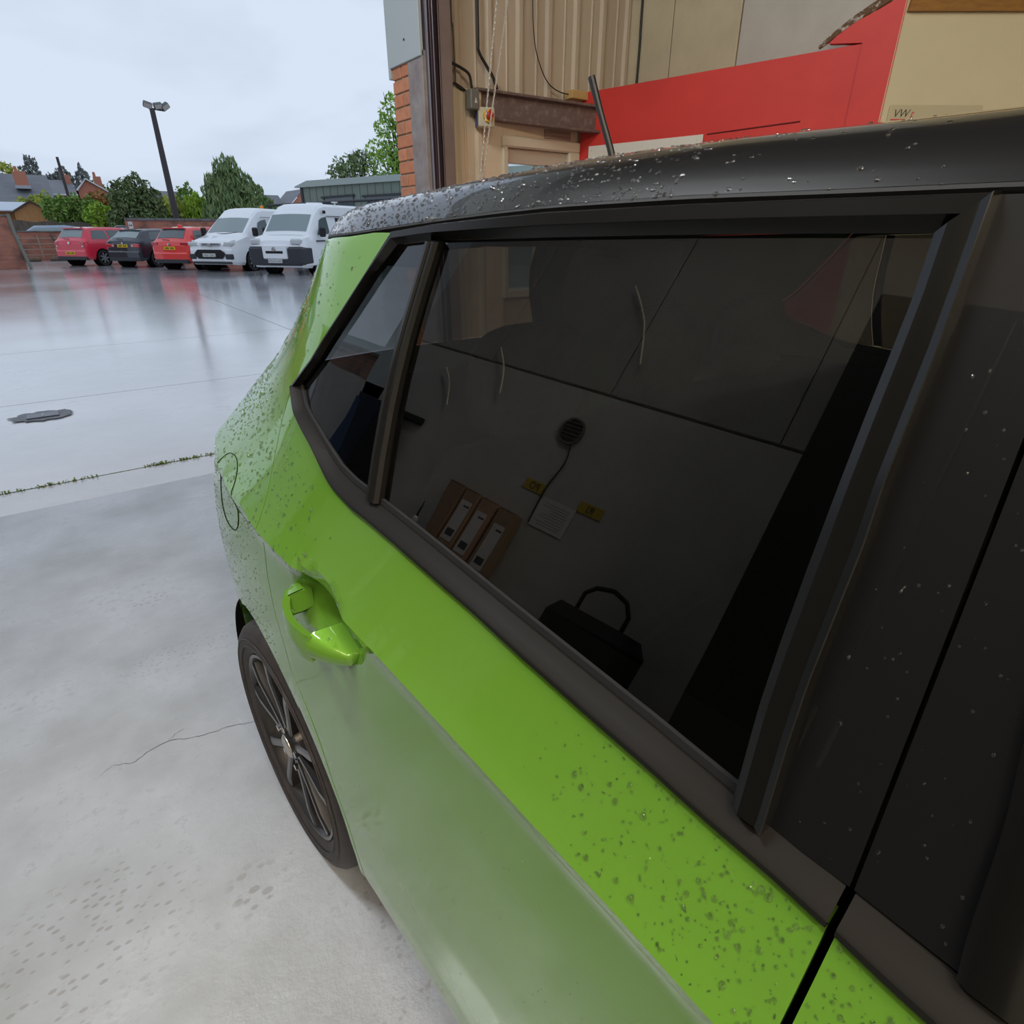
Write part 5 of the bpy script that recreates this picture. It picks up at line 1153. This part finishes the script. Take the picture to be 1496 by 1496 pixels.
# lamp post with two flood lights; telegraph pole
lp = thing('lamp_post', 'tall dark lamp post with two flood lights behind the brick wall', 'lamp post', (6.25, 39.0, 0)); M_pole = mat('dark_brown_pole', (.060, .050, .052), .6)
part('pole', tube([(0, 0, 0), (0, 0, 3), (0, 0, 6.85)], [.17, .155, .12], 10), M_pole, lp)
part('bracket', tube([(-.15, 0, 6.86), (.55, 0, 6.82)], .04, 6), M_dk, lp)
def flood(x, a, sx=1):
    f_ = part('flood_light', MB().add(bbox_(-.20, .20, -.12, .12, -.12, .13, .03), 0, Matrix.Translation((x, 0, 7.0)) @ Matrix.Rotation(a, 4, 'Y') @ Matrix.Rotation(.5, 4, 'X')).vf()[:2], mat('flood_grey', (.12, .13, .13), .5) if 'flood_grey' not in AL else AL['flood_grey'], lp)
    part('lens', MB().add(bbox_(-.17, .17, -.135, -.12, -.09, .10, .004), 0, Matrix.Translation((x, 0, 7.0)) @ Matrix.Rotation(a, 4, 'Y') @ Matrix.Rotation(.5, 4, 'X')).vf()[:2], mat('flood_lens', (.5, .47, .42), .2) if 'flood_lens' not in AL else AL['flood_lens'], f_)
flood(-.16, .25); flood(.30, -.2); flood(.62, -.6)
tp = thing('telegraph_pole', 'thin dark telegraph pole in front of the slate roofs', 'pole', (2.20, 50.6, 0)); part('pole', tube([(.0, 0, 0), (0, 0, 5.45)], [.11, .08], 8), M_pole, tp)

# ------------------------------------------------------------------ trees and shrubs
def leafmat(n, c1, c2):
    m = noisy(mat(n, c1, .65), .9, c2, (.3, .7), detail=3); b = m.node_tree.nodes['Principled BSDF']; return m
L_dark = leafmat('olive_leaves', (0.112, 0.188, 0.053), (0.180, 0.210, 0.090)); L_lime = leafmat('lime_leaves', (0.405, 0.540, 0.045), (0.270, 0.450, 0.060))
L_grn = leafmat('green_leaves', (0.150, 0.300, 0.053), (0.240, 0.345, 0.075)); L_will = leafmat('grey_green_leaves', (0.150, 0.255, 0.090), (0.255, 0.330, 0.135))
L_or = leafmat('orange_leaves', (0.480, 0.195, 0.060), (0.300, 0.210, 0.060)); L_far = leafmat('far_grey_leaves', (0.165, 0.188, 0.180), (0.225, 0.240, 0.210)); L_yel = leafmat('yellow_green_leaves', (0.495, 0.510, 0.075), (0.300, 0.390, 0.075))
M_bark = noisy(mat('bark', (.08, .06, .045), .9), 8, (.05, .04, .03))
tr = random.Random(5)
def tree(label, x, y, blobs, m, n, ls, name='tree', group=None, up=.0, bare=0, trunk=None, el=1.6):
    t = thing(name, label, 'tree' if name == 'tree' else 'shrub', (x, y, 0), 0, group); v = []; f = []; tot = sum(b[3]*b[4] for b in blobs)
    for bx, by, bz, rx, rz in blobs:
        for _ in range(int(n * rx*rz / tot)):
            while True:
                p = Vector((tr.uniform(-1, 1), tr.uniform(-1, 1), tr.uniform(-1, 1)))
                if p.length < 1: break
            p = p.normalized() * p.length**.4 * (1 + .22 * math.sin(p.x*7 + bx) * math.sin(p.z*6 + bz)); c = Vector((bx + p.x*rx, by + p.y*rx*.8, bz + p.z*rz))
            d = Vector((tr.gauss(0, 1), tr.gauss(0, 1), tr.gauss(0, 1) + up*3)).normalized(); s = d.cross(Vector((tr.gauss(0, 1), tr.gauss(0, 1), tr.gauss(0, 1)))).normalized()
            l = ls * tr.uniform(.6, 1.4); o = len(v); v += [c - d*l*el/2, c + s*l*.35, c + d*l*el/2, c - s*l*.35]; f.append((o, o+1, o+2, o+3))
    part('crown', (v, f), m, t, sharp=180, kind='stuff')
    zt = trunk or max(b[2] for b in blobs)
    part('trunk', tube([(0, 0, 0), (.05, 0, zt*.5), (0, 0, zt)], [.16*zt/5, .10*zt/5, .03], 7), M_bark, t)
    br = MB()
    for k in range(10 + bare):
        b_ = blobs[k % len(blobs)]; e = Vector((b_[0] + tr.uniform(-.8, .8)*b_[3], b_[1], b_[2] + tr.uniform(.1, 1.05)*b_[4])); s0 = Vector((0, 0, zt * tr.uniform(.2, .7)))
        br.add(tube([s0, s0.lerp(e, .5) + Vector((tr.uniform(-.2, .2), 0, .1)), e], [.05, .03, .012], 5))
    part('branches', br.vf()[:2], M_bark, t, kind='stuff'); return t
tree('big olive green bush with bare twigs above the parked cars', 5.0, 43.5, [(0, 0, 2.9, 1.15, 1.15), (-.7, 0, 3.0, .6, .9), (.7, 0, 2.7, .8, 1.1), (0, 0, 1.8, 1.6, 1.2), (.2, 0, 3.6, .6, .7), (-.1, 0, 2.2, 1.3, 1.1)], L_dark, 5200, .15, 'bush', 'bushes behind the brick wall', .3, 10)
tree('grey green willow-like tree left of the vans', 10.5, 43.5, [(-.1, 0, 4.2, .9, 1.15), (.8, 0, 3.2, 1.0, 1.1), (-.8, 0, 3.2, .9, 1.2), (0, 0, 2.4, 1.9, 1.4), (1.5, 0, 2.5, .9, .9), (-.3, 0, 3.3, 1.2, 1.3)], L_will, 9000, .15, 'tree', None, .9, 0, None, 2.6)
tree('yellow green hedge left of the lamp post', 6.9, 45.5, [(-.1, 0, 2.3, .8, .9), (.5, 0, 2.4, .5, .8)], L_yel, 1500, .16, 'bush', 'bushes behind the brick wall', .6, 0, None, 2)
tree('bright lime bush right of the lamp post', 8.45, 45.5, [(0, 0, 2.3, .75, 1.1), (.5, 0, 2.2, .5, .9)], L_lime, 1800, .16, 'bush', 'bushes behind the brick wall', .8, 0, None, 2.2)
tree('low green shrub behind the red cars', 3.15, 45.0, [(0, 0, 2.1, .75, .7), (.7, 0, 1.9, .6, .7)], L_lime, 1300, .16, 'bush', 'bushes behind the brick wall')
tree('green shrub behind the timber fence', 1.95, 48.8, [(-.6, 0, 2.4, .8, .8), (.3, 0, 2.5, .8, .8), (1.1, 0, 2.3, .7, .9)], L_grn, 3000, .16, 'bush', 'bushes behind the brick wall')
tree('yellowish shrub behind the shed roof', 1.0, 56.5, [(-1.0, 0, 2.6, .8, .8), (-.1, 0, 2.7, .9, 1.0), (.9, 0, 2.6, .8, .9)], L_yel, 2600, .17, 'bush', 'bushes behind the brick wall', .2)
tree('small orange leaved shrub in front of the gabled house', 3.65, 49.5, [(0, 0, 3.1, .65, .5), (.2, 0, 2.6, .6, .6)], L_or, 900, .16, 'bush', 'bushes behind the brick wall')
tree('green shrub between the bush and the willow', 8.4, 47.0, [(0, 0, 2.8, .7, 1.2), (-.6, 0, 2.2, .7, .9)], L_grn, 1600, .16, 'bush', 'bushes behind the brick wall')
tree('low dark hedge under the willow beside the vans', 13.3, 44.5, [(-2.3, 0, 1.7, 1.2, 1.0), (-.6, 0, 1.8, 1.2, 1.0), (1.0, 0, 1.8, 1.2, .9), (2.4, 0, 1.9, .9, .7)], L_grn, 4200, .16, 'bush', 'bushes behind the brick wall')
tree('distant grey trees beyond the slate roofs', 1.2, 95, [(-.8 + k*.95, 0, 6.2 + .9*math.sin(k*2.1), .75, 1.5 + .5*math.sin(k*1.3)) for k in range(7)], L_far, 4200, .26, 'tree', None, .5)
tree('distant yellow green tree at the far left', -1.6, 92, [(0, 0, 6.6, 1.4, 1.6), (1.2, 0, 6.0, .9, 1.3)], L_yel, 1500, .26, 'tree')
tree('distant low trees right of the gabled house', 8.5, 95, [(-1.4, 0, 5.6, 1.2, 1.0), (0, 0, 5.0, 1.3, .9), (4.9, 0, 4.9, 1.0, .8)], L_grn, 1600, .26, 'tree')
ta = tree('tall airy light green tree behind the green building', 20.2, 39.8, [(0, 0, 7.3, .95, .9), (-.6, 0, 6.5, .75, .6), (.5, 0, 6.4, .8, .8), (-1.1, 0, 5.4, .9, .6), (.2, 0, 5.2, 1.0, .8), (-.9, 0, 4.5, 1.1, .9), (.8, 0, 4.2, .9, .9), (-.2, 0, 3.6, 1.5, 1.0)], leafmat('fresh_leaves', (0.364, 0.560, 0.084), (0.224, 0.392, 0.070)), 3600, .15, 'tree', None, 0, 14, 7)
tb_ = tree('sparse darker tree left of the airy green tree', 17.5, 41, [(0, 0, 4.3, 1.2, .9), (-.8, 0, 4.0, .8, .7), (.4, 0, 4.9, .7, .6)], leafmat('sparse_leaves', (0.140, 0.238, 0.098), (0.280, 0.336, 0.140)), 1500, .14, 'tree', None, 0, 24, 4.8)
for t in (ta, tb_): t.scale = (1.12, 1.12, 1.1)
# brick unit along the left side of the yard, seen only as a reflection in the paint
lb_ = thing('brick_unit', 'long brick industrial unit along the left side of the yard', 'building', (-9, 18, 0))
part('walls', box(-6, 0, -11, 11, 0, 4.2), M_bw, lb_)
part('roof', box(-6.2, .25, -11.2, 11.2, 4.2, 4.45), M_gbr, lb_)
for k in range(4):
    part('roller_door', bbox_(0, .06, -9.5 + k*5.2, -6.4 + k*5.2, 0, 3.1, .01), M_white, lb_)
